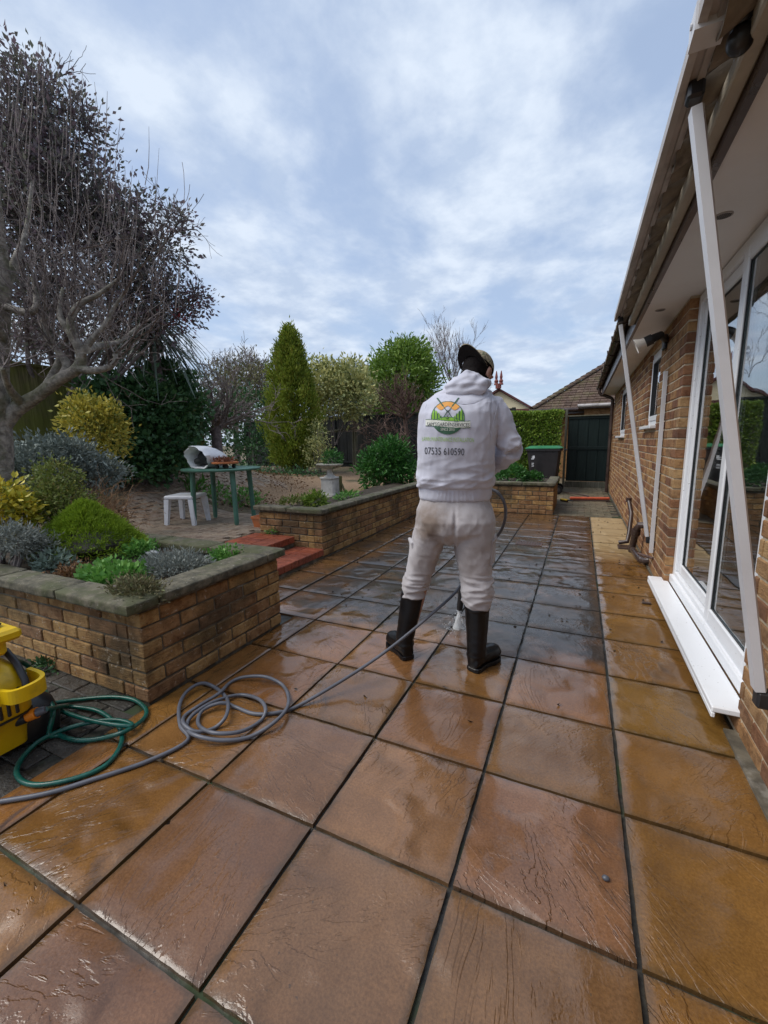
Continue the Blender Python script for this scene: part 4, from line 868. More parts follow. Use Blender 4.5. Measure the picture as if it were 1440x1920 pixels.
# the grey-barked tree on the left
rng = np.random.default_rng(11)
tr = thing('bare_tree', 'leafless tree with smooth grey trunk and heavy low side limb', 'tree', at(0, 930, 4.5))
def limb(px, rad, n=8, mb=None):
    pts = [Vector(at(*q_)) for q_ in px]; out = []; rr = []
    for i in range(len(pts)-1):
        p0 = pts[max(0, i-1)]; p1 = pts[i]; p2 = pts[i+1]; p3 = pts[min(len(pts)-1, i+2)]
        for k in range(4):
            t = k/4; out.append(0.5*((2*p1)+(p2-p0)*t+(2*p0-5*p1+4*p2-p3)*t*t+(3*p1-p0-3*p2+p3)*t**3)); rr.append(lerp(rad[i], rad[i+1], t))
    out.append(pts[-1]); rr.append(rad[-1]); rr = [r_*(1+.10*noise.noise(p_*7)) for r_, p_ in zip(rr, out)]
    mb.tube(out, rr, n); return out
mb = MB()
limb([(-16, 985, 4.5), (-14, 900, 4.5), (-12, 800, 4.5), (-14, 720, 4.5), (-6, 620, 4.5), (4, 540, 4.45), (0, 450, 4.4), (-10, 330, 4.3)], [.165, .130, .115, .100, .078, .055, .035, .018], 14, mb)
main = limb([(-5, 805, 4.5), (30, 768, 4.45), (70, 742, 4.35), (110, 712, 4.2), (146, 690, 4.1), (151, 660, 4.05), (130, 622, 4.05), (112, 590, 4.1), (118, 540, 4.15)], [.080, .056, .048, .044, .040, .034, .026, .019, .010], 12, mb)
L2 = [limb(a, b, 8, mb) for a, b in [
 ([(82, 735, 4.3), (100, 700, 4.3), (112, 668, 4.35), (92, 640, 4.4), (80, 610, 4.45), (86, 560, 4.5)], [.036, .027, .023, .019, .015, .008]),
 ([(112, 712, 4.2), (125, 685, 4.25), (104, 648, 4.3), (84, 600, 4.3)], [.04, .03, .025, .016]),
 ([(143, 690, 4.1), (175, 695, 4.0), (205, 688, 3.95), (217, 676, 3.95), (214, 662, 3.95)], [.035, .025, .022, .02, .012]),
 ([(152, 668, 4.05), (170, 640, 4.0), (196, 610, 3.95), (215, 575, 3.95), (240, 540, 3.9)], [.028, .022, .018, .013, .008]),
 ([(140, 640, 4.05), (132, 600, 4.0), (150, 570, 4.0), (185, 552, 3.95), (225, 520, 3.9)], [.030, .025, .021, .016, .009]),
 ([(160, 655, 4.0), (190, 648, 4.3), (225, 640, 4.5), (262, 610, 4.7)], [.035, .028, .02, .012]),
 ([(40, 756, 4.4), (22, 735, 4.3), (12, 715, 4.2), (5, 690, 4.1)], [.036, .028, .022, .016]),
 ([(10, 575, 4.4), (45, 585, 4.3), (66, 580, 4.25), (68, 555, 4.25), (60, 520, 4.3)], [.030, .026, .024, .020, .009]),
 ([(5, 560, 4.45), (25, 500, 4.5), (50, 430, 4.6), (60, 340, 4.7)], [.040, .030, .02, .010]),
 ([(0, 640, 4.5), (-30, 560, 4.3), (-70, 470, 4.2)], [.07, .05, .03])]]
mb.build('trunk', M['bark'], tr, smooth=60)
mb = MB(); src = [p for l in L2 for p in l[len(l)//2:]]+main[len(main)//2:]
for i in range(60):
    p = src[rng.integers(len(src))]; dd = Vector((rng.normal()*.55+.12, rng.normal()*.55, rng.uniform(.35, 1.1)))
    twigs(mb, rng, p, dd, rng.uniform(.30, .62), .0075, 2, .45, .38, 3, .85, .0018, .60)
for i in range(60):                                   # thin upright water shoots
    px = rng.uniform(-30, 345); top = np.interp(px, [-30, 0, 60, 130, 200, 250, 290, 345, 370], [30, 40, 60, 80, 170, 175, 250, 350, 450])+abs(rng.normal())*130
    D_ = rng.uniform(4.2, 5.6); p1 = Vector(at(px, top, D_)); p0 = Vector(at(px-rng.uniform(-4, 14), top+rng.uniform(90, 190), D_)); w1 = Vector(rng.normal(size=3))*.012
    mb.tube([p0, p0.lerp(p1, .33)+w1, p0.lerp(p1, .66)+w1*.7, p1], [.004, .0032, .0024, .0012], 3, cap=False)
for i in range(34):
    px = rng.uniform(0, 330); py = rng.uniform(430, 680); p = Vector(at(px, py, rng.uniform(3.9, 5.4))); twigs(mb, rng, p, Vector((rng.normal(), rng.normal(), rng.normal()*.5+.15)), .5, .006, 2, .2, .5, 3, .9, .0018)
mb.build('crown', M['twig'], tr, fix=False)
# evergreen behind it, small dark purplish leaves
B = [blob(40, 420, 6.8, 150, 190), blob(10, 250, 6.8, 100, 170), blob(100, 300, 6.7, 95, 150), blob(170, 400, 6.6, 110, 130), blob(230, 440, 6.5, 90, 100), blob(290, 450, 6.5, 70, 75), blob(320, 570, 6.4, 60, 50), blob(250, 560, 6.6, 110, 80), blob(90, 560, 7.0, 130, 90), blob(340, 410, 6.5, 28, 32), blob(365, 558, 6.4, 30, 26), blob(60, 170, 6.8, 70, 80), blob(150, 230, 6.7, 50, 70), blob(80, 640, 8.6, 110, 45), blob(220, 655, 8.6, 80, 40)]
hl = thing('holly_tree', 'broad evergreen tree with small dark purplish leaves rising behind the fence', 'tree', at(100, 800, 7.2))
P, D, C = clumps(rng, B, 1600, 18, .080, .9, -2); leaf_mesh('crown', P, D, .060, .5, rng, L['holly'], hl, .1, C); holly_c = list(CLC)
mb = MB(); z0 = 0.6
for b in B:
    base_ = Vector(at(120, 800, 8.4)); base_.z = z0; c = Vector(b[0]); m_ = base_.lerp(c, .5)+Vector((rng.normal()*.2, rng.normal()*.2, .1)); mb.tube([base_, m_, c], [.05, .03, .008], 6)
    for k in range(7): twigs(mb, rng, c+Vector(rng.normal(size=3))*b[1][0]*.3, Vector(rng.normal(size=3))+Vector((0, 0, .5)), b[1][0]*.75, .012, 2, .3, .3, 3, .8, .0025)
for q_, c in holly_c:
    q_ = Vector(q_); c = Vector(c); a_ = c.lerp(q_, rng.uniform(.35, .7))+Vector(rng.normal(size=3))*.05; mb.tube([a_, a_.lerp(q_, .5)+Vector(rng.normal(size=3))*.04+Vector((0, 0, -.02)), q_+(q_-c).normalized()*.08], [.006, .004, .002], 3, cap=False)
mb.build('trunk', M['dark_twig'], hl, fix=False)
berry = [b for b in (blob(365, 560, 6.35, 26, 22), blob(340, 605, 6.3, 40, 18))]
P, D, C = clumps(rng, berry, 26, 5, .05, .8, -2); o = leaf_mesh('berries', P, D, .035, .6, rng, leafmat('red_berry', [(0.16, 0.012, 0.02), (0.26, 0.03, 0.04)]), hl, kind='stuff')
# drooping palm-like plant
pm = thing('cordyline', 'palm-like plant with long drooping grey-green strap leaves', 'plant', at(285, 760, 7.6)); mb = MB(); rng = np.random.default_rng(5)
cz = Vector(at(285, 620, 7.6)); mb.tube([(cz.x, cz.y, .55), (cz.x+.05, cz.y, 1.6), cz], [.09, .075, .07], 8); mb.build('trunk', M['dark_twig'], pm, smooth=50); vs = []; fs = []; rn = []
for k in range(190):
    a = rng.uniform(0, 6.28); el = rng.uniform(-.5, 1.1); d = Vector((math.cos(a)*math.cos(el), math.sin(a)*math.cos(el), math.sin(el))); ln = rng.uniform(.65, 1.05); sd_ = d.cross(Vector((0, 0, 1))).normalized(); p = cz+Vector((0, 0, rng.uniform(-.15, .25))); o = len(vs)
    for i in range(6):
        t = i/5; q_ = p+d*ln*t+Vector((0, 0, -.75*ln*t*t)); wd = .026*(1-.85*t**1.5); vs += [tuple(q_-sd_*wd), tuple(q_+sd_*wd)]
    for i in range(5): fs.append((o+2*i, o+2*i+1, o+2*i+3, o+2*i+2)); rn.append(rng.random())
me = bpy.data.meshes.new('leaf'); me.from_pydata(vs, [], fs); a = me.attributes.new('rnd', 'FLOAT', 'FACE'); a.data.foreach_set('value', rn); link('crown', me, L['palm'], pm)
# shrubs on the left bank
bush('ivy_hedge', 'dark ivy-covered hedge in shade beside the block terrace', 'hedge', L['ivy'], [blob(255, 760, 7.4, 75, 55), blob(250, 850, 7.3, 65, 60), blob(320, 830, 7.4, 52, 60), blob(345, 770, 7.7, 40, 50), blob(200, 790, 7.2, 45, 80), blob(310, 715, 7.9, 45, 30)], 1000, 14, .07, .075, .75, 21, base=.62)
bush('euonymus_shrub', 'tall yellow variegated shrub in front of the mossy fence', 'shrub', L['yellow'], [blob(165, 800, 5.7, 42, 45), blob(200, 815, 5.6, 32, 45), blob(155, 768, 5.7, 22, 26), blob(195, 775, 5.65, 25, 20)], 420, 9, .045, .050, .5, 22, base=.66)
bush('senecio_shrub', 'spreading grey-green shrub under the yellow variegated shrub', 'shrub', L['senecio'], [blob(90, 860, 5.0, 55, 38), blob(140, 865, 4.9, 45, 35), blob(60, 890, 4.7, 38, 36), blob(185, 890, 5.0, 42, 26)], 560, 12, .04, .045, .4, 23, base=.58)
bush('box_shrub', 'small bushy olive-green upright shrub on the bank', 'shrub', L['olive'], [blob(105, 905, 4.0, 36, 38), blob(120, 940, 3.9, 44, 34), blob(80, 950, 3.9, 34, 34)], 480, 11, .028, .026, .5, 24, base=.52)
bush('golden_shrub', 'bright golden leaved shrub behind the lavender', 'shrub', L['gold'], [blob(-5, 955, 3.8, 55, 50), blob(35, 965, 3.75, 26, 30)], 230, 9, .026, .042, .55, 25, base=.48)
bush('lavender_shrub', 'grey woody lavender clump at the planter edge', 'shrub', L['lavender'], [blob(20, 1014, 3.42, 42, 22), blob(65, 1022, 3.5, 34, 18)], 340, 10, .022, .030, .22, 26, base=.47)
# dry stems on the bank
dt = thing('dry_stems', 'tangle of dry brown plant stems beside the terrace', 'dead plant', at(185, 950, 4.6)); mb = MB(); rng = np.random.default_rng(8)
for k in range(170):
    p = Vector(at(rng.uniform(140, 225), rng.uniform(905, 985), rng.uniform(4.1, 4.9))); p.z = min(p.z, .75); twigs(mb, rng, p-Vector((0, 0, .1)), Vector((rng.normal(), rng.normal(), .7)), .28, .004, 1, -.1, .7, 2, .9, .0015)
mb.build('stems', M['dry_twig'], dt, fix=False)
P = np.array([at(rng.uniform(140, 240), rng.uniform(925, 990), rng.uniform(4.1, 4.9)) for _ in range(500)]); P[:, 2] = np.minimum(P[:, 2], .62); leaf_mesh('dead_leaf_litter', P, rng.normal(size=(500, 3)), .03, .5, rng, L['dead'], dt, kind='stuff')
# dwarf conifer dome
rng = np.random.default_rng(31); dc = thing('dwarf_conifer', 'dome-shaped bright green dwarf conifer in the brick planter', 'shrub', (-3.2, 1.8, .46)); c0 = np.array([-3.21, 1.80, .50]); P = []; D = []; C = []
for k in range(2100):
    a = rng.uniform(0, 6.28); t = rng.random()**.8; prof_r = .385*(1-t**.95)**.78*(1+.14*noise.noise(Vector((math.cos(a)*2.4, math.sin(a)*2.4, t*5)))); h = .345*t
    n_ = rng.integers(10, 18); q_ = c0+np.array([math.cos(a)*prof_r, math.sin(a)*prof_r, h])*rng.uniform(.9, 1.0); out = np.array([math.cos(a)*(1-t*.6), math.sin(a)*(1-t*.6), .35+.9*t])
    P.append(q_+rng.normal(size=(n_, 3))*.012); D.append(out+rng.normal(size=(n_, 3))*.4); C.append(np.full(n_, rng.random()))
leaf_mesh('foliage', np.concatenate(P), np.concatenate(D), .024, .22, rng, L['moss'], dc, .05, np.concatenate(C)); mb = MB(); mb.tube([c0-np.array([0, 0, .06]), c0+np.array([0, 0, .2])], [.03, .02], 8); mb.sphere(c0+np.array([0, 0, .045]), (.24, .24, .075)); mb.build('stem', M['dark_twig'], dc)
# low plants inside the planter
def low_bush(name, label, mat, px, py, rx, rz, n, per, size, asp, seed, z=.47, ry=None, **k):
    c = on_z(px, py, z); return bush(name, label, 'plant', mat, [((c[0], c[1], z+rz*.15), (rx, ry or rx, rz))], n, per, .020, size, asp, seed, base=z-.01, stem=4, low=-.1, **k)
low_bush('santolina_clump', 'low silvery-grey cushion plant spilling over the planter coping', L['lavender'], 330, 1070, .25, .075, 430, 10, .028, .20, 41, ry=.17)
low_bush('geranium_clump', 'fresh green leafy ground cover in front of the dwarf conifer', L['lime'], 215, 1085, .20, .05, 190, 7, .034, .8, 42, ry=.15)
low_bush('thyme_clump', 'brownish-green creeping plant hanging over the planter corner', L['thyme'], 255, 1118, .17, .055, 300, 9, .020, .4, 43, ry=.09, z=.50)
low_bush('sedum_clump', 'pale green low plant tucked in the back corner of planter', L['lime'], 425, 1047, .13, .035, 120, 6, .028, .7, 44, ry=.08)
low_bush('bellflower_clump', 'small green clump right of the dwarf conifer', L['lime'], 262, 1040, .10, .06, 90, 7, .035, .5, 45)
low_bush('thistle_plant', 'silvery jagged-leaved plant beside the dwarf conifer', L['thistle'], 98, 1068, .09, .07, 60, 4, .045, .4, 46)
low_bush('heather_clump', 'rusty brown tuft behind the planter coping', L['dead'], 140, 1085, .09, .05, 110, 8, .024, .4, 47)
c = on_z(286, 1038, .49); mb = MB(); mb.sphere((c[0], c[1], .495), (.055, .03, .018)); o = mb.build('white_stone', M['slate'], smooth=60); tag(o, 'flat white stone lying in the planter by the silvery plant', 'stone')
low_bush('weed_tuft', 'small weed growing at the foot of the planter wall', L['ivy'], 88, 1255, .07, .04, 40, 5, .03, .5, 48, z=.0)
# garden behind
bush('bed_weeds', 'leafy pale green plants growing under the green table', 'plant', L['lime'], [((-5.35, 5.05, .33), (.22, .2, .22)), ((-4.95, 5.25, .31), (.3, .2, .15))], 120, 7, .05, .07, .4, 51, base=.2)
bush('iris_clump', 'strappy green leaves behind the white stool', 'plant', L['lime'], [((-5.75, 4.95, .36), (.25, .2, .22))], 45, 5, .05, .22, .12, 52, base=.2)
rng = np.random.default_rng(53); P = np.stack([rng.uniform(-7.5, -4.4, 1100), rng.uniform(4.9, 8.5, 1100), np.zeros(1100)], 1); P[:, 2] = [terrain(a, b)+.02 for a, b in P[:, :2]]; P = P[(P[:, 0]+5.2 < 1.0) & ~((P[:, 0] > -5.6) & (P[:, 1] > 6.0))]
o = leaf_mesh('leaf_litter', P, rng.normal(size=P.shape)*np.array([1, 1, .5]), .055, .55, rng, L['dead'], None, kind='stuff'); tag(o, 'brown fallen leaves scattered over the garden bed', 'leaves')
bush('dead_perennial', 'rusty brown withered perennials behind the table', 'dead plant', L['dead'], [((-5.1, 6.6, .42), (.5, .4, .12)), ((-5.9, 7.0, .45), (.5, .4, .16))], 80, 7, .06, .05, .4, 54, base=.28)
bush('ground_ivy', 'dark low ground cover around the foot of the conifer', 'plant', L['ivy'], [((-6.6, 8.6, .42), (.9, .8, .14)), ((-7.6, 8.0, .5), (.8, .8, .2))], 260, 8, .06, .06, .6, 55, base=.3)
# bare spreading shrub tree
rng = np.random.default_rng(61); bt = thing('bare_shrub_tree', 'many-branched leafless small tree behind the white sack', 'tree', at(408, 870, 9.0)); b0 = Vector(at(408, 870, 9.0)); b0.z = .4; mb = MB(); tp = Vector(at(404, 800, 9.0)); mb.tube([b0, b0.lerp(tp, .5)+Vector((.02, 0, 0)), tp], [.12, .10, .095], 8); mb.build('trunk', M['dark_twig'], bt, smooth=50); mb = MB()
for k in range(15):
    tgt = Vector(at(rng.uniform(330, 500), rng.uniform(640, 800), rng.uniform(8.3, 9.8))); dd = tgt-tp
    twigs(mb, rng, tp-Vector((0, 0, rng.uniform(0, .2))), dd, dd.length*.55, .034, 4, .10, .40, 3, .75, .0045, .64)
mb.build('crown', M['twig'], bt, fix=False)
# golden conifer
rng = np.random.default_rng(71); cf = thing('conifer_tree', 'tall narrow golden-green conifer standing in the garden bed', 'tree', (-7.04, 9.46, .40)); P = []; D = []; C = []; cx, cy = -7.04, 9.46
def con_r(t): return np.interp(t, [0, .06, .15, .3, .5, .68, .82, .93, 1], [.28, .46, .58, .66, .61, .46, .32, .17, .02])
for k in range(1950):
    t = rng.random()**.95; a = rng.uniform(0, 6.28); z = .62+t*3.52; r_ = con_r(t)*(1+.60*noise.noise(Vector((math.cos(a)*2.3, math.sin(a)*2.3, z*2.9))))*(rng.uniform(.70, 1.04) if k % 4 else rng.uniform(.2, .7)); n_ = rng.integers(16, 30)
    q_ = np.array([cx+math.cos(a)*r_, cy+math.sin(a)*r_, z]); out = np.array([math.cos(a)*.6, math.sin(a)*.6, .9]); s_ = rng.normal(size=(n_, 3))*np.array([.05, .05, .08])
    P.append(q_+s_); D.append(out+rng.normal(size=(n_, 3))*.38); C.append(np.full(n_, rng.random()))
leaf_mesh('crown', np.concatenate(P), np.concatenate(D), .085, .32, rng, L['conifer'], cf, .06, np.concatenate(C)); mb = MB(); mb.tube([(cx-.02, cy, .25), (cx, cy, 1.6), (cx+.02, cy, 3.9)], [.085, .075, .02], 8); mb.tube([(cx+.2, cy, .25), (cx+.16, cy, 1.3), (cx+.1, cy, 2.5)], [.07, .06, .02], 8); mb.build('trunk', M['twig'], cf, smooth=50)
bush('holly_bush', 'cream variegated evergreen spilling over the dark back fence', 'tree', L['vari'], [blob(625, 735, 12.9, 45, 48), blob(668, 745, 12.8, 36, 42), blob(600, 715, 13.0, 34, 36), blob(655, 705, 13.1, 35, 25)], 560, 14, .11, .11, .55, 81, base=1.2)
bush('laurustinus_shrub', 'small dark variegated shrub right of the conifer', 'shrub', L['vari'], [blob(598, 815, 11.2, 15, 24), blob(594, 850, 11.1, 22, 26)], 150, 10, .07, .055, .5, 82, base=.4)
bush('cherry_laurel', 'rounded glossy dark green laurel bush beside the gravel', 'shrub', L['cherry'], [blob(725, 868, 8.5, 44, 40), blob(700, 885, 8.4, 28, 30), blob(752, 885, 8.4, 28, 30), blob(735, 845, 8.5, 28, 22)], 520, 11, .055, .095, .30, 83, base=.34)
bush('bay_laurel', 'large rounded light green laurel tree behind the fence', 'tree', L['laurel'], [blob(752, 712, 16.5, 62, 64), blob(720, 735, 16.4, 40, 50), blob(785, 730, 16.4, 40, 50), blob(762, 672, 16.6, 42, 30), blob(748, 780, 16.5, 60, 50)], 1300, 12, .15, .17, .36, 84, base=.3)
rng = np.random.default_rng(91); rt_ = thing('twiggy_tree', 'small reddish twiggy leafless tree beside the laurel bush', 'tree', at(770, 905, 8.9)); b0 = Vector(at(772, 905, 8.9)); b0.z = .33; tp = Vector(at(757, 770, 8.9)); mb = MB(); mb.tube([b0, Vector(at(766, 840, 8.9)), tp], [.06, .05, .042], 8); mb.build('trunk', M['red_twig'], rt_, smooth=50); mb = MB()
for k in range(16):
    tgt = Vector(at(rng.uniform(692, 830), rng.uniform(712, 770), rng.uniform(8.4, 9.5))); st_ = Vector(at(759, rng.uniform(765, 800), 8.9)); dd = tgt-st_
    twigs(mb, rng, st_, dd, dd.length*.62, .022, 3, .22, .35, 4, .62, .0035, .58)
for k in range(40): twigs(mb, rng, Vector(at(rng.uniform(690, 760), rng.uniform(790, 850), rng.uniform(8.7, 9.6))), Vector((rng.normal(), rng.normal(), rng.normal()*.4)), .42, .007, 2, .0, .5, 3, .8, .003)
mb.build('crown', M['red_twig'], rt_, fix=False)
rng = np.random.default_rng(92); ft = thing('distant_bare_tree', 'tall delicate leafless tree far beyond the fences', 'tree', at(845, 800, 26)); b0 = Vector(at(846, 800, 26)); b0.z = 0; mb = MB(); tp = Vector(at(846, 720, 26)); mb.tube([b0, tp], [.2, .13], 6); mb.build('trunk', M['twig'], ft); mb = MB()
for k in range(15): twigs(mb, rng, tp-Vector((0, 0, rng.uniform(-.6, 1.2))), Vector((rng.normal()*.34, rng.normal()*.34, 1)), 1.75, .030, 4, .35, .22, 3, .45, .0055, .62)
for k in range(3): twigs(mb, rng, Vector(at(900, 740, 26)), Vector((rng.normal()*.5+.3, rng.normal()*.5, 1)), 1.1, .018, 3, .15, .3, 3, .6, .005, .64)
mb.build('crown', M['twig'], ft, fix=False)
for k, (px, py, D_) in enumerate(((625, 705, 31), (648, 697, 30), (672, 694, 32), (690, 702, 30))):
    bush('fir_tree', 'dark bluish evergreen in the far row beyond the back fence', 'tree', L['farfir'], [blob(px, py+20, D_, 18, 26), blob(px, py+60, D_, 26, 50)], 90, 12, .22, .32, .3, 100+k, group='far evergreens beyond the back fence', base=0.0)
rng = np.random.default_rng(93)
for k, (px, py) in enumerate(((465, 690), (500, 700), (440, 700))):
    t = thing('bare_bush', 'tangled bare brown trees beyond the left end of back fence', 'tree', at(px, 800, 19), 'bare trees beyond the back fence'); mb = MB(); b0 = Vector(at(px, 800, 19)); b0.z = .3; tp = Vector(at(px, 770, 19)); mb.tube([b0, tp], [.15, .1], 6); mb.build('trunk', M['twig'], t); mb = MB()
    for j in range(11): twigs(mb, rng, tp, Vector((rng.normal()*.6, rng.normal()*.6, 1)), 1.15, .04, 4, .2, .35, 3, .7, .008, .64)
    mb.build('crown', M['twig'], t, fix=False)
bush('evergreen_shrub', 'dark evergreen shrubs filling the corner behind the bare tree', 'shrub', L['ivy'], [blob(470, 790, 14, 60, 60), blob(400, 800, 13, 60, 60), blob(500, 845, 12.6, 50, 30)], 420, 12, .14, .11, .5, 94, base=.3)
bush('brown_thicket', 'brownish olive thicket behind the bare small tree', 'shrub', L['thyme'], [blob(470, 730, 15, 50, 55), blob(420, 740, 15, 55, 50)], 330, 10, .2, .10, .4, 95, base=.3)
# clipped hedge by the gate
rng = np.random.default_rng(101); hg = thing('clipped_hedge', 'clipped light green privet hedge left of the dark gate', 'hedge', (-1.05, 11.35, 0)); n_ = 15000
P = np.stack([rng.uniform(-1.85, -.43, n_), rng.uniform(11.05, 11.7, n_), rng.uniform(0.0, 1.9, n_)], 1); f_ = rng.integers(0, 3, n_); P[:, 1] = np.where(f_ < 2, 11.05+rng.random(n_)**2*.18, P[:, 1]); P[:, 2] = np.where(f_ == 2, 1.90-rng.random(n_)**2*.15, P[:, 2])
P += .025*np.array([noise.noise_vector(Vector(q_)*3.5) for q_ in P]); D = rng.normal(size=(n_, 3))+np.where((f_ == 2)[:, None], np.array([0, -.3, 1.]), np.array([0, -1., .4])); cv = rng.random(n_)
leaf_mesh('foliage', P, D, .062, .55, rng, L['hedge'], hg, .1, cv); mb = MB(); mb.box((-1.82, 11.25, 0), (-.47, 11.6, 1.72)); 
for k in range(9): mb.tube([(-1.7+k*.15, 11.2, 0), (-1.7+k*.15, 11.2, 1.7)], .018, 5)
mb.build('branches', M['dark_twig'], hg)
low_bush('hebe_shrub', 'dark green low shrub in the far planter beside the worker', L['cherry'], 958, 903, .33, .30, 230, 9, .05, .4, 111, z=.45)
low_bush('hebe_shrub', 'smallest dark green shrub at the right end of far planter', L['cherry'], 1000, 903, .17, .16, 110, 9, .045, .4, 112, z=.45)
c = on_z(592, 948, .44); bush('dwarf_euonymus', 'small yellow-green bush in the corner of the long planter', 'shrub', L['hedge'], [((c[0], c[1], .49), (.125, .12, .10))], 120, 9, .03, .045, .4, 113, base=.43)
low_bush('planter_weeds', 'straggly green plants along the back of the long planter', L['olive'], 560, 945, .28, .07, 110, 5, .045, .4, 114, z=.44)
low_bush('planter_weeds', 'leafy green plants right of the small yellow-green bush', L['lime'], 652, 938, .16, .10, 60, 5, .055, .4, 115, z=.44)
low_bush('edge_weeds', 'weeds at the foot of the terracotta pot', L['lime'], 515, 1000, .08, .03, 40, 5, .03, .5, 116, z=.215)
# debris on the wet patio
rng = np.random.default_rng(121); N = 330; P = np.stack([rng.uniform(-2.4, .6, N), 7.2-6.8*rng.random(N)**1.4, np.full(N, .006)], 1); P = P[(P[:, 1] > 2.6) | (rng.random(N) > .86)]
o = leaf_mesh('leaf_debris', P, rng.normal(size=P.shape)*np.array([1, 1, .12]), .022, .6, rng, leafmat('wet_debris', [(0.012, 0.009, 0.007), (0.04, 0.024, 0.014)], .4), None, .15, kind='stuff'); tag(o, 'dark wet leaf fragments scattered on the slabs', 'debris')
c = on_z(1136, 1647, .006); mb = MB(); mb.sphere((c[0], c[1], .007), (.011, .008, .007), 10, 6); o = mb.build('pebble', M['pebble'], smooth=60); tag(o, 'single dark pebble on a wet golden slab', 'pebble')
c = on_z(1212, 1131, .006); mb = MB(); mb.cbox((c[0]-.03, c[1]-.012, 0.001), (c[0]+.03, c[1]+.012, .014), .003); o = mb.build('wood_chip', M['brown_plastic']); tag(o, 'small brown wood offcut on the slabs by the door sill', 'offcut')

# ------------------------------------------------------------------ garden furniture and ornaments
TZ = 0.215
tb = thing('garden_table', 'round green plastic garden table on the block terrace', 'table', (-4.31, 4.18, TZ)); tcx, tcy, ttz = -4.31, 4.18, 0.935
mb = MB(); mb.lathe([(.0, -.030), (.46, -.030), (.49, -.028), (.50, -.016), (.50, -.004), (.492, 0), (.0, .002)], (tcx, tcy, ttz), 48, cap=False); mb.build('table_top', M['table_green'], tb, smooth=35)
for k in range(4):
    a = math.radians(20+45+90*k); p = Vector((tcx+.40*math.cos(a), tcy+.40*math.sin(a), 0)); q_ = Vector((tcx+.37*math.cos(a), tcy+.37*math.sin(a), 0))
    mb = MB(); mb.tube([(p.x, p.y, TZ), (p.x, p.y, TZ+.02), (p.x, p.y, TZ+.021), (q_.x, q_.y, ttz-.03)], [.024, .024, .029, .034], 14); mb.build('leg', M['table_green'], tb, smooth=40)
stl = thing('plastic_stool', 'low white plastic stool beside the green table', 'stool', (-4.68, 3.93, TZ)); scx, scy, stz, h_ = -4.70, 3.91, .60, .175
ang = math.radians(20); Rm = Matrix.Translation((scx, scy, 0)) @ Matrix.Rotation(ang, 4, 'Z')
mb = MB(); mb.cbox((-h_-.02, -h_-.02, stz-.05), (h_+.02, h_+.02, stz), .015, M=Rm); mb.build('seat', M['white_plastic'], stl)
for sx_ in (-1, 1):
    for sy_ in (-1, 1):
        mb = MB(); ring = lambda cx_, cy_, z, w_: [Rm @ Vector((cx_-w_, cy_-w_, z)), Rm @ Vector((cx_+w_, cy_-w_, z)), Rm @ Vector((cx_+w_, cy_+w_, z)), Rm @ Vector((cx_-w_, cy_+w_, z))]
        mb.loft([ring(sx_*(h_+.012), sy_*(h_+.012), TZ, .022), ring(sx_*(h_-.015), sy_*(h_-.015), stz-.048, .032)]); mb.build('leg', M['white_plastic'], stl)
# open white sack lying on the table
rng = np.random.default_rng(7); sk = thing('white_sack', 'open white woven sack lying on the green table', 'sack', (-4.62, 4.15, ttz)); mth = Vector(at(355, 862, math.hypot(-4.62, 3.95))); ctr = Vector(at(366, 862, 5.95)); ctr.z = ttz+.140; ax = Vector((.06, .99, 0)).normalized(); sdv = Vector((-ax.y, ax.x, 0)); rings = []; N_ = 30
for i, (s, rw, rh) in enumerate([(0, .215, .140), (.03, .228, .150), (.12, .222, .150), (.22, .20, .135), (.32, .165, .105), (.42, .11, .065), (.48, .04, .03)]):
    R_ = []
    for k in range(N_):
        a = 2*math.pi*k/N_; rr = 1+.20*noise.noise(Vector((math.cos(a)*1.7, math.sin(a)*1.7, i*.75)))+.13*noise.noise(Vector((math.cos(a)*4.5, math.sin(a)*4.5, i*1.7))); z = math.sin(a)*rh*rr
        tilt = (-.05*math.sin(a)+.05*noise.noise(Vector((math.cos(a)*3, math.sin(a)*3, 7)))) if i == 0 else 0
        R_.append(ctr+ax*(s+tilt)+sdv*math.cos(a)*rw*rr+Vector((0, 0, max(z, -.137)+(-.03*max(0, s-.2) if z > 0 else (.25*max(0, s-.3)*0)))))
    rings.append(R_)
inner = [[q_+ (ctr-q_)*.05+ax*.01 for q_ in rings[0]], [ctr+ax*.14+(q_-ctr)*.80-ax*0 for q_ in rings[0]], [ctr+ax*.34+(q_-ctr)*.62 for q_ in rings[0]]]
mb = MB(); mb.loft(inner[::-1]+rings, cap=True); mb.build('bag', M['sack'], sk, smooth=60)
mb = MB(); mb.sphere(ctr+ax*.20+Vector((0, 0, -.005)), (.135, .13, .105), 14, 8); mb.sphere(ctr+ax*.12+sdv*.06+Vector((0, 0, -.05)), (.09, .07, .05), 12, 7); mb.build('contents', M['dark_stuff'], sk, smooth=60)
mb = MB(); mb.lathe([(.0, .06), (.15, .06), (.165, .066), (.165, .085), (.15, .088), (.0, .08)], (-4.115, 4.06, ttz), 28, cap=False); pc = thing('pot_trolley', 'round terracotta-coloured pot trolley on black castors holding dead plants', 'trolley', (-4.115, 4.06, ttz)); mb.build('tray', M['terracotta'], pc, smooth=35)
for k in range(4):
    a = .9+k*math.pi/2; mb = MB(); c = (-4.115+.10*math.cos(a), 4.06+.10*math.sin(a), ttz+.026); mb.lathe([(.025, -.012), (.025, .012)], c, 14, axis=(math.cos(a+.6), math.sin(a+.6), 0)); mb.box((c[0]-.012, c[1]-.012, c[2]+.01), (c[0]+.012, c[1]+.012, c[2]+.038)); mb.build('castor', M['black_plastic'], pc)
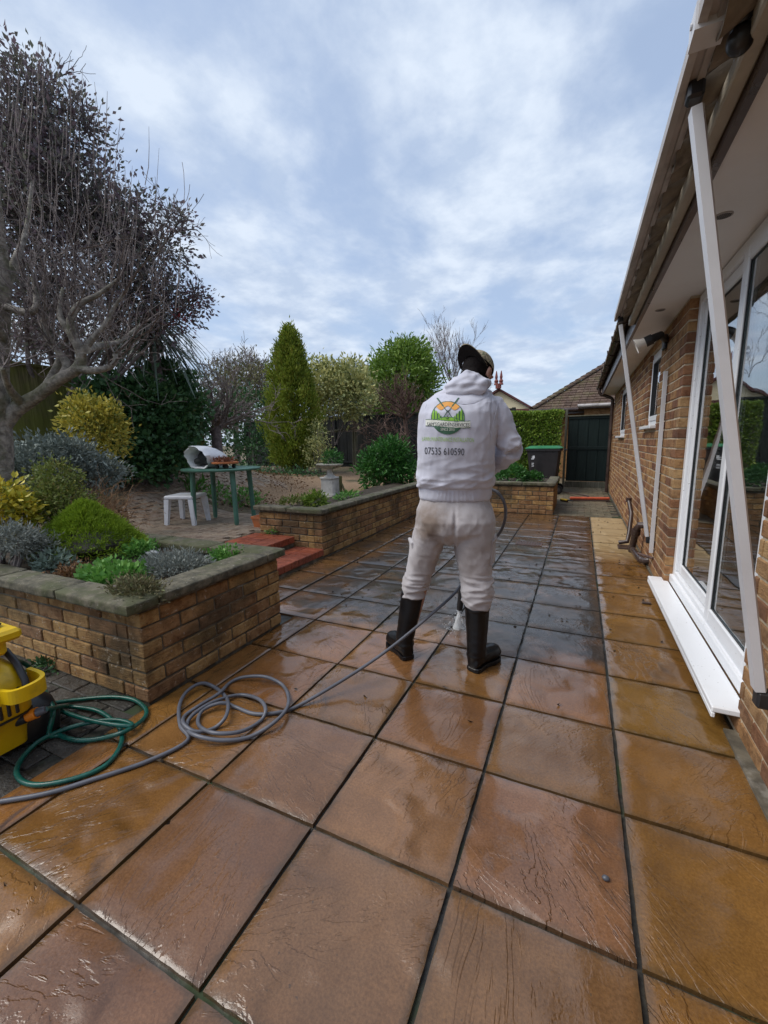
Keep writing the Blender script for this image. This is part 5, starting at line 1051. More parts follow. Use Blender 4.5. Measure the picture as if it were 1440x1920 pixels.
n_ = 260; P = np.stack([-4.115+rng.normal(size=n_)*.06, 4.06+rng.normal(size=n_)*.06, ttz+.09+abs(rng.normal(size=n_))*.018], 1); leaf_mesh('dead_plant', P, rng.normal(size=(n_, 3)), .05, .4, rng, leafmat('rusty_leaf', [(0.16, 0.055, 0.025), (0.27, 0.10, 0.05)]), pc, kind='stuff')
c = on_z(492, 988, TZ); pt = thing('terracotta_pot', 'small square terracotta pot against the corner of the long planter', 'pot', (c[0], c[1], TZ)); mb = MB(); sq = lambda r_, z: [Vector((c[0]+sx_*r_, c[1]+sy_*r_, TZ+z)) for sx_, sy_ in ((-1, -1), (1, -1), (1, 1), (-1, 1))]
mb.loft([sq(.068, .001), (sq(.085, .11)), sq(.092, .112), sq(.094, .142), sq(.082, .142), sq(.078, .10)]); mb.build('pot', M['terracotta'], pt)
# bird bath
c = on_z(620, 930, .305); bx_, by_ = c[0], c[1]; bb = thing('bird_bath', 'pale stone bird bath with wide weathered bowl on a square plinth', 'bird bath', (bx_, by_, .3)); mb = MB(); mb.cbox((bx_-.24, by_-.24, .285), (bx_+.24, by_+.24, .325), .008); mb.build('base_slab', M['old_stone'], bb)
mb = MB(); mb.cbox((bx_-.135, by_-.135, .325), (bx_+.135, by_+.135, .36), .006); mb.cbox((bx_-.118, by_-.118, .361), (bx_+.118, by_+.118, .615), .004); mb.cbox((bx_-.135, by_-.135, .616), (bx_+.135, by_+.135, .645), .008); mb.build('plinth', M['stone'], bb)
mb = MB(); mb.lathe([(.115, .646), (.095, .662), (.060, .69), (.048, .73), (.050, .77), (.065, .785)], (bx_, by_, 0), 20); mb.build('stem', M['stone'], bb, smooth=40)
mb = MB(); mb.lathe([(.065, .786), (.14, .80), (.21, .835), (.238, .855), (.242, .875), (.225, .882), (.20, .86), (.05, .83), (0, .828)], (bx_, by_, 0), 36, cap=False); mb.build('bowl', M['old_stone'], bb, smooth=40)
bush('bowl_plant', 'feathery green plant growing in the bird bath bowl', 'plant', L['cherry'], [((bx_+.03, by_+.05, .95), (.17, .15, .12))], 70, 8, .03, .06, .3, 131, base=.84)
mb = MB(); mb.cbox((bx_+.17, by_+.02, .30), (bx_+.20, by_+.08, .66), .004); mb.tube([(bx_+.21, by_+.05, .52), (bx_+.36, by_-.06, .32)], .02, 6); o = mb.build('wooden_stake', M['fence_green']); tag(o, 'dark wooden stake propped beside the bird bath plinth', 'stake')

# wheelie bin
bn_ = thing('wheelie_bin', 'dark wheelie bin with green lid behind the far planter', 'bin', (-.78, 10.6, 0)); y0, y1 = 10.32, 10.90
def rr_(x0, x1, ya, yb, z, c=.04): return [Vector(q_) for q_ in ((x0+c, ya, z), (x1-c, ya, z), (x1, ya+c, z), (x1, yb-c, z), (x1-c, yb, z), (x0+c, yb, z), (x0, yb-c, z), (x0, ya+c, z))]
mb = MB(); mb.loft([rr_(-1.02, -.48, y0+.05, y1-.05, .03), rr_(-1.06, -.44, y0+.02, y1-.02, .5), rr_(-1.12, -.40, y0, y1, .98), rr_(-1.15, -.37, y0-.03, y1+.03, .985), rr_(-1.15, -.37, y0-.03, y1+.03, 1.03)]); bdy = mb.build('body', M['bin'], bn_, smooth=30)
mb = MB(); mb.loft([rr_(-1.165, -.36, y0-.04, y1+.04, 1.031, .05), rr_(-1.165, -.36, y0-.04, y1+.04, 1.05, .05), rr_(-1.07, -.45, y0+.05, y1-.05, 1.095, .06)]); lid = mb.build('lid', M['bin_lid'], bn_, smooth=30)
mb = MB(); mb.tube([(-.33, y0+.02, 1.0), (-.29, y0+.02, 1.0), (-.29, y1-.02, 1.0), (-.33, y1-.02, 1.0)], .016, 8); mb.build('handle', M['bin'], bn_)
for yy_ in (y0-.005, y1+.005):
    mb = MB(); mb.lathe([(.10, -.025), (.10, .025)], (-.42, yy_, .10), 22, axis=(0, 1, 0)); wh = mb.build('wheel', M['rubber'], bn_, smooth=40); mb = MB(); mb.lathe([(.055, -.03), (.055, .03)], (-.42, yy_, .10), 16, axis=(0, 1, 0)); mb.build('hub', M['bin'], wh, smooth=40)
mb = MB()
for (a, b, c_, d) in ((-.99, -.945, .815, .875), (-1.02, -.96, .79, .812), (-1.01, -.985, .835, .85), (-1.01, -.955, .70, .708), (-1.005, -.96, .684, .692), (-1.01, -.965, .668, .676), (-1.0, -.955, .640, .650), (-1.005, -.96, .624, .632)):
    yz = y0+.0417*(.98-d); mb.box((a, yz-.004, c_), (b, yz-.001, d))
mb.build('printed_label', M['label_white'], bdy)['kind'] = 'stuff'
# broom and scrubbing brush in front of the gate
br = thing('yard_broom', 'wide red yard broom lying head down before the gate', 'broom', (.22, 9.3, 0)); Mb = Matrix.Translation((.22, 9.32, 0)) @ Matrix.Rotation(.22, 4, 'Z')
mb = MB(); mb.cbox((-.37, -.035, .035), (.37, .035, .085), .012, M=Mb); mb.build('head', M['broom_red'], br)
mb = MB()
for k in range(36): mb.tube([Mb @ Vector((-.355+k*.0203, -.02, .036)), Mb @ Vector((-.355+k*.0203, -.045, .002))], .009, 5); mb.tube([Mb @ Vector((-.355+k*.0203, .02, .036)), Mb @ Vector((-.355+k*.0203, .03, .002))], .009, 5)
mb.build('bristles', M['bristle'], br)['kind'] = 'stuff'; mb = MB(); mb.tube([Mb @ Vector((-.02, .0, .08)), Mb @ Vector((-.03, .05, .10)), Mb @ Vector((-.22, 1.3, .028))], [.02, .016, .013], 8); mb.build('handle', M['brown_plastic'], br, smooth=40)
c = on_z(1058, 938, .03); sb = thing('hand_brush', 'small yellow hand brush lying by the bin wheel', 'brush', (c[0], c[1], 0)); mb = MB(); Mx = Matrix.Translation((c[0], c[1], .045)) @ Matrix.Rotation(-.9, 4, 'Z'); mb.cbox((-.10, -.03, -.012), (.10, .03, .012), .008, M=Mx); mb.build('back', M['yellow'], sb)
mb = MB()
for k in range(9): mb.box((-.095+k*.021, -.026, -.044), (-.083+k*.021, .026, -.012), M=Mx)
mb.build('bristles', M['bristle'], sb)['kind'] = 'stuff'; mb = MB(); mb.tube([Mx @ Vector((.09, 0, 0)), Mx @ Vector((.24, .02, .0))], .012, 8); mb.build('handle', M['black_plastic'], sb)
# drain cover let into the slabs
dr = [on_z(a, b, .003) for a, b in ((968, 1014), (1018, 1014))]; dcx, dcy = -.50, 5.22; mb = MB(); mb.cbox((dcx-.15, dcy-.09, -.004), (dcx+.15, dcy+.09, .0035), .002); dn = thing('drain_cover', 'rusty iron drain cover set in the dirty slabs', 'drain cover', (dcx, dcy, 0)); mb.build('plate', M['iron'], dn)
for k in range(9):
    mb = MB(); mb.box((dcx-.135+k*.0305, dcy-.075, .0036), (dcx-.119+k*.0305, dcy+.075, .006)); mb.build('rib', M['brown_plastic'], dn)

# ------------------------------------------------------------------ pressure washer and hoses
def catmull(P, n=6):
    P = [Vector(p) for p in P]; out = []
    for i in range(len(P)-1):
        p0 = P[max(0, i-1)]; p1 = P[i]; p2 = P[i+1]; p3 = P[min(len(P)-1, i+2)]
        for k in range(n):
            t = k/n; out.append(0.5*((2*p1)+(p2-p0)*t+(2*p0-5*p1+4*p2-p3)*t*t+(3*p1-p0-3*p2+p3)*t**3))
    out.append(P[-1]); return out
WX, WY = -2.145, .70
pw = thing('pressure_washer', 'yellow pressure washer with black motor housing at the path edge', 'pressure washer', (WX, WY, 0))
def rrect(cx_, cy_, hx, hy, z, c, n=4):
    out = []
    for (sx_, sy_, a0) in ((1, 1, 0), (-1, 1, 90), (-1, -1, 180), (1, -1, 270)):
        for k in range(n+1):
            a = math.radians(a0+90*k/n); out.append(Vector((cx_+sx_*(hx-c)+c*math.cos(a), cy_+sy_*(hy-c)+c*math.sin(a), z)))
    return out
mb = MB(); mb.loft([rrect(WX, WY, .130, .105, .035, .03), rrect(WX, WY, .142, .110, .10, .04), rrect(WX+.005, WY, .165, .115, .17, .05), rrect(WX+.012, WY, .178, .12, .20, .05), rrect(WX+.012, WY, .180, .12, .27, .05), rrect(WX+.004, WY, .172, .115, .33, .05), rrect(WX-.012, WY, .15, .10, .375, .05), rrect(WX-.03, WY, .11, .08, .40, .05)]); mb.build('body', M['yellow'], pw, smooth=45)
mb = MB(); mb.loft([rrect(WX-.05, WY+.155, .17, .08, .015, .04), rrect(WX-.05, WY+.155, .175, .085, .08, .04), rrect(WX-.06, WY+.15, .165, .08, .15, .05), rrect(WX-.08, WY+.14, .12, .06, .19, .05)]); mb.build('motor_housing', M['black_plastic'], pw, smooth=45)
mb = MB(); mb.cbox((WX-.16, WY-.04, .425), (WX+.125, WY+.085, .49), .012); mb.cbox((WX-.16, WY+.01, .49), (WX+.175, WY+.12, .535), .012); mb.cbox((WX-.15, WY-.0, .39), (WX+.06, WY+.06, .43), .012); mb.build('handle', M['yellow'], pw)
mb = MB(); mb.cbox((WX-.16, WY+.0, .536), (WX+.10, WY+.09, .556), .008); mb.build('handle_grip', M['black_plastic'], pw)
mb = MB(); pth = [(WX+.12, WY+.14, .312), (WX+.215, WY+.14, .312), (WX+.252, WY+.115, .31), (WX+.257, WY+.06, .308), (WX+.23, WY+.025, .305), (WX+.15, WY+.015, .300)]; cu = catmull(pth, 5); n_ = len(cu); vs = []; 
for i, p in enumerate(cu):
    t = (cu[min(i+1, n_-1)]-cu[max(0, i-1)]).normalized(); s_ = t.cross(Vector((0, 0, 1))); hh = lerp(.024, .020, i/n_)
    vs.append([p+s_*.008+Vector((0, 0, hh)), p-s_*.008+Vector((0, 0, hh)), p-s_*.008-Vector((0, 0, hh*1.6)), p+s_*.008-Vector((0, 0, hh*1.6))])
mb.loft(vs); mb.cbox((WX+.13, WY+.022, .262), (WX+.235, WY+.135, .272), .004); mb.build('hose_hook', M['yellow'], pw)
mb = MB(); mb.tube([(WX+.06, WY+.10, .42), (WX+.13, WY+.10, .38), (WX+.20, WY+.09, .33), (WX+.215, WY+.085, .28)], .013, 8); mb.build('cable', M['black_plastic'], pw, smooth=50)
C0 = Vector(on_y(52, 1343, .79)); C1 = Vector(on_y(70, 1336, .81)); C2 = Vector(on_y(86, 1330, .83)); ax = (C2-C0).normalized()
mb = MB(); mb.tube([C0-ax*.09, C0], .024, 14); mb.build('water_inlet', M['black_plastic'], pw, smooth=40); mb = MB(); mb.tube([C0, C1], .022, 16); mb.build('hose_connector', M['orange'], pw, smooth=40); mb = MB(); mb.tube([C1, C2], [.018, .014], 12); mb.build('connector_nut', M['grey_hose'], pw, smooth=40)
for k in range(5):
    mb = MB(); mb.cbox((WX+.150, WY-.055+k*.026, .205), (WX+.196, WY-.043+k*.026, .262), .003); mb.build('vent_slot', M['black_plastic'], pw)
for (y_, z_) in ((-.07, .30), (.07, .30), (-.06, .13)): mb = MB(); mb.tube([(WX+.10, WY+y_, z_), (WX+.186 if z_ > .2 else WX+.153, WY+y_, z_)], .006, 8); mb.build('screw', M['black_plastic'], pw)
mb = MB(); mb.loft([rrect(WX+.0125, WY, .1815, .1215, .186, .05), rrect(WX+.0125, WY, .1815, .1215, .192, .05)]); mb.build('panel_seam', M['black_plastic'], pw)
for sy_ in (-.13, .13):
    mb = MB(); mb.lathe([(.05, -.02), (.075, -.02), (.08, -.012), (.08, .012), (.075, .02), (.05, .02)], (WX-.10, WY+sy_, .08), 20, axis=(0, 1, 0)); mb.build('wheel', M['rubber'], pw, smooth=40)
mb = MB(); mb.cbox((WX-.10, WY-.19, .0), (WX+.14, WY-.12, .045), .01); mb.build('foot', M['black_plastic'], pw)
gpx = [(125, 1325), (177, 1331), (208, 1348), (227, 1371), (225, 1400), (198, 1435), (146, 1458), (83, 1471), (46, 1467), (31, 1448), (42, 1421), (73, 1390), (117, 1369), (167, 1355), (208, 1350), (238, 1354), (246, 1361), (208, 1358), (167, 1350), (125, 1337), (96, 1325), (100, 1319), (146, 1312), (208, 1307), (250, 1312), (273, 1329), (269, 1348), (235, 1371), (187, 1385), (142, 1388), (112, 1379)]
gz = [.03, .02, .02, .012, .012, .01, .01, .01, .01, .01, .012, .02, .026, .03, .034, .034, .036, .046, .05, .045, .035, .02, .012, .012, .012, .012, .012, .03, .012, .012, .012]
pts = [C2]+[Vector(on_z(a, b, z)) for (a, b), z in zip(gpx, gz)]
pts += [Vector((-1.99, .86, .03)), Vector((-2.02, .90, .12)), Vector(on_y(71, 1275, .98)), Vector(on_y(54, 1250, .96)), Vector(on_y(29, 1240, .90)), Vector((-2.12, .80, .30))]
cu = catmull(pts, 10); rad = [.0092+.0007*(i % 2) for i in range(len(cu))]
mb = MB(); mb.tube(cu, rad, 9); o = mb.build('garden_hose', M['green_hose'], smooth=60); tag(o, 'green ribbed garden hose looped beside the yellow pressure washer', 'hose')
P0 = Vector((-.64, 2.18, 0)); PA = math.radians(16.36); PM = Matrix.Translation(P0) @ Matrix.Rotation(PA, 4, 'Z')
def PL(x, y, z): return PM @ Vector((x, y, z))
hpx = [(0, 1503), (90, 1487), (170, 1463), (280, 1426), (352, 1388), (338, 1360), (336, 1325), (350, 1297), (378, 1281), (405, 1290), (426, 1312), (424, 1342), (402, 1365), (368, 1372), (345, 1358), (347, 1342), (375, 1322), (411, 1300), (430, 1281), (455, 1270), (497, 1269), (531, 1286), (541, 1317), (522, 1348), (470, 1381), (415, 1388), (365, 1378), (350, 1362), (362, 1340), (400, 1316), (450, 1303), (485, 1311), (498, 1330), (488, 1352), (450, 1372), (400, 1374), (372, 1358), (380, 1332), (415, 1318), (442, 1326), (475, 1338), (515, 1337), (560, 1323)]
pts = [Vector(on_z(a, b, .0095+(.012*(i % 3) if 5 < i < 40 else 0))) for i, (a, b) in enumerate(hpx)]
e0 = pts[-1]; leg = PL(.06, .10, .37)
pts += [e0.lerp(leg, t)+Vector((0, 0, -.05*math.sin(t*math.pi)+.0)) for t in (.3, .55, .8)]
pts[-3].z = max(pts[-3].z, .035)
pts += [leg, PL(.13, .22, .46), PL(.22, .26, .56), PL(.285, .22, .66), PL(.318, .16, .74), PL(.328, .12, .83), PL(.312, .10, .90), PL(.282, .13, .945), PL(.245, .20, .96), PL(.215, .27, .975)]
cu = catmull(pts, 8); mb = MB(); mb.tube(cu, .0085, 9); o = mb.build('pressure_hose', M['grey_hose'], smooth=60); tag(o, 'coiled grey high-pressure hose running between the worker\'s legs', 'hose')

# ------------------------------------------------------------------ the worker
person = thing('person', 'person in white printed hoodie, soiled white joggers and black boots jet-washing slabs', 'person', P0)
def remesh(mb, vox, sm=2):
    me = mb.mesh('tmp'); b = bmesh.new(); b.from_mesh(me); bmesh.ops.recalc_face_normals(b, faces=b.faces); b.to_mesh(me); b.free()
    o = bpy.data.objects.new('tmp', me); COL.objects.link(o); m_ = o.modifiers.new('r', 'REMESH'); m_.mode = 'VOXEL'; m_.voxel_size = vox
    if sm: s_ = o.modifiers.new('s', 'SMOOTH'); s_.iterations = sm; s_.factor = .5
    dg = bpy.context.evaluated_depsgraph_get(); dg.update(); nm_ = bpy.data.meshes.new_from_object(o.evaluated_get(dg)); bpy.data.objects.remove(o); bpy.data.meshes.remove(me)
    for p in nm_.polygons: p.use_smooth = True
    return nm_
def plink(name, me, mat, parent):
    o = bpy.data.objects.new(name, me); COL.objects.link(o); o.location = P0; o.rotation_euler = (0, 0, PA)
    for m_ in (mat if isinstance(mat, (list, tuple)) else [mat]): me.materials.append(m_)
    attach(o, parent); return o
def ell(cx_, cy_, z, rx, ry, n=28, pw_=2.3, tilt=0):
    out = []
    for k in range(n):
        a = 2*math.pi*k/n; c_, s_ = math.cos(a), math.sin(a)
        x = math.copysign(abs(c_)**(2/pw_), c_)*rx; y = math.copysign(abs(s_)**(2/pw_), s_)*ry
        out.append(Vector((cx_+x, cy_+y, z+tilt*y)))
    return out
def displace(me, f):
    me.update(); nr = [v.normal.copy() for v in me.vertices]
    for v, n_ in zip(me.vertices, nr): v.co = v.co+n_*f(v.co, n_)
    me.update()
crease = lambda p, s, o=0: 1-2.6*abs(noise.noise(Vector((p.x*s[0]+o, p.y*s[1]+o*2, p.z*s[2]-o))))**.75
N3 = lambda p, s, o=0: noise.noise(Vector((p.x*s[0]+o, p.y*s[1]+o*2, p.z*s[2]-o)))
# joints (local frame, +y = the way he faces)
RS, RE, RW = Vector((.235, .01, 1.405)), Vector((.325, .02, 1.185)), Vector((.215, .27, 1.06))
LS, LE, LW = Vector((-.090, .01, 1.385)), Vector((-.105, .11, 1.15)), Vector((.06, .36, .985))
HC = Vector((.156, .050, 1.578)); NB = Vector((.095, .005, 1.43))
Hrot = Matrix.Rotation(math.radians(-38), 4, 'Z') @ Matrix.Rotation(math.radians(-32), 4, 'X') @ Matrix.Scale(.89, 4)      # looks down to the right
def H(x, y, z): return HC + (Hrot @ Vector((x, y, z)))
# skin body, one surface with neck, head and five-fingered hands round the lance
mb = MB(); mb.loft([ell(.043, 0, .80, .16, .105), ell(.043, -.01, 1.0, .155, .10), ell(.045, -.02, 1.2, .165, .105), ell(.055, -.015, 1.36, .165, .095), ell(.075, .0, 1.44, .11, .075), ell(.09, .01, 1.49, .062, .06)])
mb.tube([NB, NB.lerp(HC, .5), HC-Vector((.0, -.005, .03))], [.062, .058, .058], 16)
mb.sphere(HC+(Hrot @ Vector((0, -.012, .018))), (.076, .094, .088), 20, 14, M=Hrot.to_3x3()); mb.sphere(H(0, .030, -.055), (.056, .062, .064), 16, 10, M=Hrot.to_3x3())
mb.tube([H(0, .088, .012), H(0, .108, -.022), H(0, .092, -.034)], [.010, .017, .013], 8); mb.sphere(H(0, .078, -.062), (.026, .014, .010), 12, 6, M=Hrot.to_3x3()); mb.sphere(H(0, .072, -.095), (.026, .022, .020), 12, 8, M=Hrot.to_3x3())
for s_ in (-1, 1): mb.sphere(H(s_*.080, -.004, -.008), (.010, .020, .033), 10, 8, M=Hrot.to_3x3()); mb.tube([H(s_*.052, .076, .026), H(s_*.018, .086, .024)], .009, 8)
for S_, E_, W_ in ((RS, RE, RW), (LS, LE, LW)): mb.tube([S_, S_.lerp(E_, .5), E_], [.052, .044, .038], 12); mb.tube([E_, E_.lerp(W_, .4), W_], [.038, .036, .026], 12)
GUN = Vector((.170, .345, 1.035)); TIP = Vector((.090, .40, .135)); LD = (TIP-GUN).normalized()
def hand(mb, W_, g, side):
    d = (g-W_); d.normalize(); up = -LD; sd_ = up.cross(d).normalized()*side; d = sd_.cross(up).normalized()*(1 if side > 0 else -1)
    if d.dot(g-W_) < 0: d = -d
    pal = g-d*.035; mb.tube([W_, W_.lerp(pal, .5)], [.026, .028], 10); mb.sphere(pal, (.030, .030, .042), 12, 8)
    for k, (off_, ln) in enumerate(((.030, .95), (.011, 1.05), (-.009, 1.0), (-.028, .82))):
        b_ = pal+up*off_+d*.012; q1 = b_+d*.034*ln+sd_*.014; q2 = q1+d*.012-sd_*.030*ln; q3 = q2-d*.026-sd_*.012*ln; q4 = q3-d*.014+sd_*.006
        mb.tube([b_, q1, q2, q3, q4], [.0105, .010, .0092, .0085, .007], 8)
    t0 = pal+up*.030-sd_*.012; mb.tube([t0, t0+up*.026+d*.020, t0+up*.030+d*.048-sd_*.008], [.0125, .011, .009], 8)
hand(mb, RW, GUN, 1); hand(mb, LW, GUN+LD*.22, -1)
for (a, b, c_) in (((.14, 0, .84), (.165, -.02, .50), (.165, -.085, .10)), ((-.055, 0, .84), (-.135, .015, .50), (-.225, -.005, .10))): mb.tube([a, Vector(a).lerp(Vector(b), .5), b, Vector(b).lerp(Vector(c_), .4), c_], [.085, .072, .052, .050, .036], 12)
for (h0, t0_) in (((.150, -.10, .045), (.285, .045, .035)), ((-.215, -.02, .045), (-.335, .135, .035))): mb.tube([h0, Vector(h0).lerp(Vector(t0_), .5)+Vector((0, 0, .01)), t0_], [.036, .038, .028], 10)
bme = remesh(mb, .0055, 2); body = plink('body', bme, [M['skin']], person)
# hair: close dark crop and beard
mb = MB(); mb.sphere(HC+(Hrot @ Vector((0, -.022, .012))), (.080, .094, .090), 22, 14, M=Hrot.to_3x3()); mb.sphere(H(0, -.060, -.045), (.062, .040, .050), 14, 10, M=Hrot.to_3x3()); hme = remesh(mb, .006, 1); displace(hme, lambda p, n_: .0015*N3(p, (90, 90, 90))); plink('hair', hme, M['hair'], person)
mb = MB(); mb.tube([H(-.068, .012, -.03), H(-.062, .035, -.075), H(-.03, .075, -.108), H(0, .085, -.112), H(.03, .075, -.108), H(.062, .035, -.075), H(.068, .012, -.03)], [.010, .016, .021, .022, .021, .016, .010], 10); bme = remesh(mb, .005, 1); plink('beard', bme, M['hair'], person)
# hoodie
mb = MB(); mb.loft([ell(.043, -.002, .925, .183, .122), ell(.043, -.002, .94, .190, .128), ell(.043, -.004, .985, .192, .130), ell(.043, -.012, 1.005, .200, .142), ell(.043, -.018, 1.05, .200, .146), ell(.044, -.028, 1.12, .197, .146), ell(.044, -.036, 1.2, .197, .148), ell(.046, -.040, 1.3, .200, .146), ell(.052, -.036, 1.37, .200, .138), ell(.060, -.022, 1.425, .186, .122), ell(.074, -.006, 1.465, .152, .104), ell(.088, .006, 1.50, .105, .085), ell(.094, .010, 1.52, .075, .07)])
for S_, E_, W_, s_ in ((RS, RE, RW, 1), (LS, LE, LW, -1)):
    mb.tube([S_+Vector((-.05*s_, 0, .0)), S_+Vector((-.008*s_, 0, -.012)), S_.lerp(E_, .35)+Vector((0, -.01, 0)), S_.lerp(E_, .72)+Vector((0, -.012, 0)), E_+Vector((.008*s_ if s_ > 0 else 0, -.022, .0))], [.066, .072 if s_ > 0 else .060, .068 if s_ > 0 else .056, .064 if s_ > 0 else .054, .058 if s_ > 0 else .052], 18)
    mb.tube([E_+Vector((.008*s_ if s_ > 0 else 0, -.022, .004)), E_.lerp(W_, .3), E_.lerp(W_, .65), E_.lerp(W_, .9), E_.lerp(W_, .97)], [.059, .062, .056, .050, .036], 18)
hm_ = remesh(mb, .0062, 3)
def hood_d(p, n_):
    d = .0022*N3(p, (14, 14, 14), 3)+.0018*N3(p, (30, 30, 24), 13)
    low_ = sstep(1.20, 1.0, p.z)*sstep(.985, 1.0, p.z); d += low_*.0055*crease(p, (6, 6, 26), 1)+low_*.006*crease(Vector((p.x+p.z*.7, p.y, p.z-p.x*.35)), (5, 5, 22), 8)
    d -= .004*math.exp(-((p.z-.988)/.004)**2)
    if p.z < .985: d += .0016*math.sin(math.atan2(p.y, p.x-.043)*95) - .0
    el = max(math.exp(-((p-RE).length/.10)**2), .8*math.exp(-((p-LE).length/.10)**2)); d += el*.010*crease(p, (9, 9, 26), 4)
    fa = math.exp(-((p-RE.lerp(RW, .6)).length/.12)**2); d += fa*.009*crease(p, (28, 14, 14), 5)
    if p.z > 1.47: d += .009*N3(p, (11, 11, 26), 6)+.004*N3(p, (30, 16, 30), 2)
    if p.x > .12 and p.z < 1.42: d += .0035*crease(Vector((p.x-p.z*.5, p.y, p.z+p.x*.6)), (20, 8, 5), 7)*sstep(.10, .2, p.x)
    # side folds radiating from the right armpit and raglan seams
    d += .0022*crease(Vector((p.x, p.y, p.z)), (16, 6, 5), 9)*sstep(.0, .14, abs(p.x-.043))
    sx1 = abs((p.x-.215)-(1.40-p.z)*(-.02)); 
    if p.y < 0 and 1.24 < p.z < 1.46: d -= .0035*math.exp(-(sx1/.004)**2)
    zz = 1.452-.045*(1-((p.x-.088)/.12)**2)
    if p.y < 0 and abs(p.x-.088) < .12: d -= .0022*math.exp(-((p.z-zz)/.003)**2)
    return d
displace(hm_, hood_d); hoodie = plink('hoodie', hm_, M['fleece'], person)
# hood bunched round the neck, its lower edge lying on the back
mb = MB(); ring_ = []
for k in range(24):
    a = 2*math.pi*k/24; bk = max(0, -math.sin(a)); ring_.append(Vector((math.cos(a)*.088+.098, .012+math.sin(a)*.084-.012*bk, 1.502+.012*math.cos(a)-.020*math.sin(a)+.008*math.sin(3*a))))
mb.tube(ring_, [.030+.005*math.sin(1.7*i+1) for i in range(24)], 12, closed=True)
mb.tube([Vector((.100+(p.x-.098)*.90, .012+(p.y-.012)*.86, p.z+.024+.006*math.sin(4*i))) for i, p in enumerate(ring_)], [.023+.005*math.sin(2.6*i) for i in range(24)], 10, closed=True)
mb.loft([ell(.085, -.098, 1.452, .070, .018, tilt=-.2), ell(.090, -.100, 1.470, .098, .026, tilt=-.2), ell(.094, -.090, 1.500, .112, .034, tilt=-.2), ell(.100, -.070, 1.535, .092, .034), ell(.10, -.055, 1.555, .075, .025)])
hd_ = remesh(mb, .0055, 2); displace(hd_, lambda p, n_: .011*N3(Vector((p.x+p.z*.6, p.y, p.z-p.x*.4)), (10, 10, 30), 6)+.006*N3(p, (26, 14, 22), 2)); plink('hood', hd_, M['fleece'], hoodie)
bv0 = BVHTree.FromPolygons([v.co.copy() for v in hm_.vertices], [tuple(p.vertices) for p in hm_.polygons])
def seam(pts):
    cu = []
    for (x, z) in pts:
        h, n_, i_, d_ = bv0.ray_cast(Vector((x, -1, z)), Vector((0, 1, 0)))
        if h: cu.append(h+Vector((0, -.0004, 0)))
    mb = MB(); mb.tube(catmull(cu, 4), .0014, 5); plink('seam', mb.mesh('seam'), M['fleece'], hoodie)
seam([(.262, 1.452), (.250, 1.42), (.236, 1.37), (.224, 1.32), (.216, 1.27), (.212, 1.24)]); seam([(-.085, 1.44), (-.108, 1.40), (-.118, 1.34), (-.120, 1.28)])
seam([(-.01, 1.452), (.02, 1.425), (.06, 1.410), (.10, 1.408), (.14, 1.417), (.18, 1.440)])
# joggers
mb = MB(); mb.loft([ell(.043, 0, .945, .176, .115), ell(.043, 0, .92, .184, .122), ell(.043, -.010, .87, .204, .142), ell(.043, -.020, .82, .212, .152), ell(.043, -.016, .76, .212, .145), ell(.043, -.005, .715, .195, .115), ell(.040, 0, .69, .14, .08)])
mb.loft([ell(.145, -.012, .82, .102, .13), ell(.142, -.012, .72, .108, .125), ell(.150, -.014, .62, .100, .112), ell(.157, -.022, .53, .090, .098), ell(.166, -.036, .46, .084, .090), ell(.168, -.048, .41, .080, .086), ell(.168, -.056, .372, .074, .078), ell(.168, -.060, .352, .064, .066)])
mb.loft([ell(-.060, -.010, .82, .102, .13), ell(-.085, -.008, .73, .094, .118), ell(-.118, .0, .62, .086, .104), ell(-.142, .006, .53, .079, .092), ell(-.160, .010, .46, .076, .085), ell(-.172, .008, .42, .072, .080), ell(-.181, .006, .39, .066, .072), ell(-.185, .005, .372, .060, .064)])
tm_ = remesh(mb, .0062, 3)
def tr_d(p, n_):
    d = .003*N3(p, (10, 10, 10), 2)+.003*N3(p, (26, 26, 22), 12); kn = sstep(.58, .46, p.z); d += kn*.008*crease(p, (7, 7, 26), 3)+kn*.006*crease(Vector((p.x+p.z*.5, p.y, p.z)), (9, 9, 38), 6)
    fm = sstep(.52, .62, p.z)*sstep(.90, .80, p.z)
    if fm > 0: d += fm*.002*crease(Vector((p.x*.7+p.z, p.y, p.z*1.0-p.x)), (16, 9, 12), 14)
    if fm > 0: d += fm*.004*crease(Vector((p.x+p.z*.4*(1 if p.x < .04 else -1), p.y, p.z)), (14, 10, 6), 4)
    if p.y < 0 and abs(p.x-.043) < .03 and .70 < p.z < .92: d -= .010*math.exp(-((p.x-.043)/.008)**2)*sstep(.93, .84, p.z)
    if p.z > .915: d += .001*math.sin(math.atan2(p.y, p.x-.043)*70)
    return d
displace(tm_, tr_d); jog = plink('joggers', tm_, M['jogger'], person)
def flap(cx_, cy_, cz_, ang_, parent):
    mb = MB(); Mx = Matrix.Translation((cx_, cy_, cz_)) @ Matrix.Rotation(ang_, 4, 'Z'); mb.cbox((-.004, -.055, -.13), (.010, .055, .0), .004, M=Mx); mb.cbox((-.002, -.060, -.030), (.016, .060, .012), .005, M=Mx @ Matrix.Rotation(.25, 4, 'Y')); return plink('cargo_pocket', mb.mesh('cargo_pocket'), M['jogger'], parent)
flap(.243, -.035, .715, -.25, jog); flap(-.185, -.010, .690, math.pi+.22, jog)
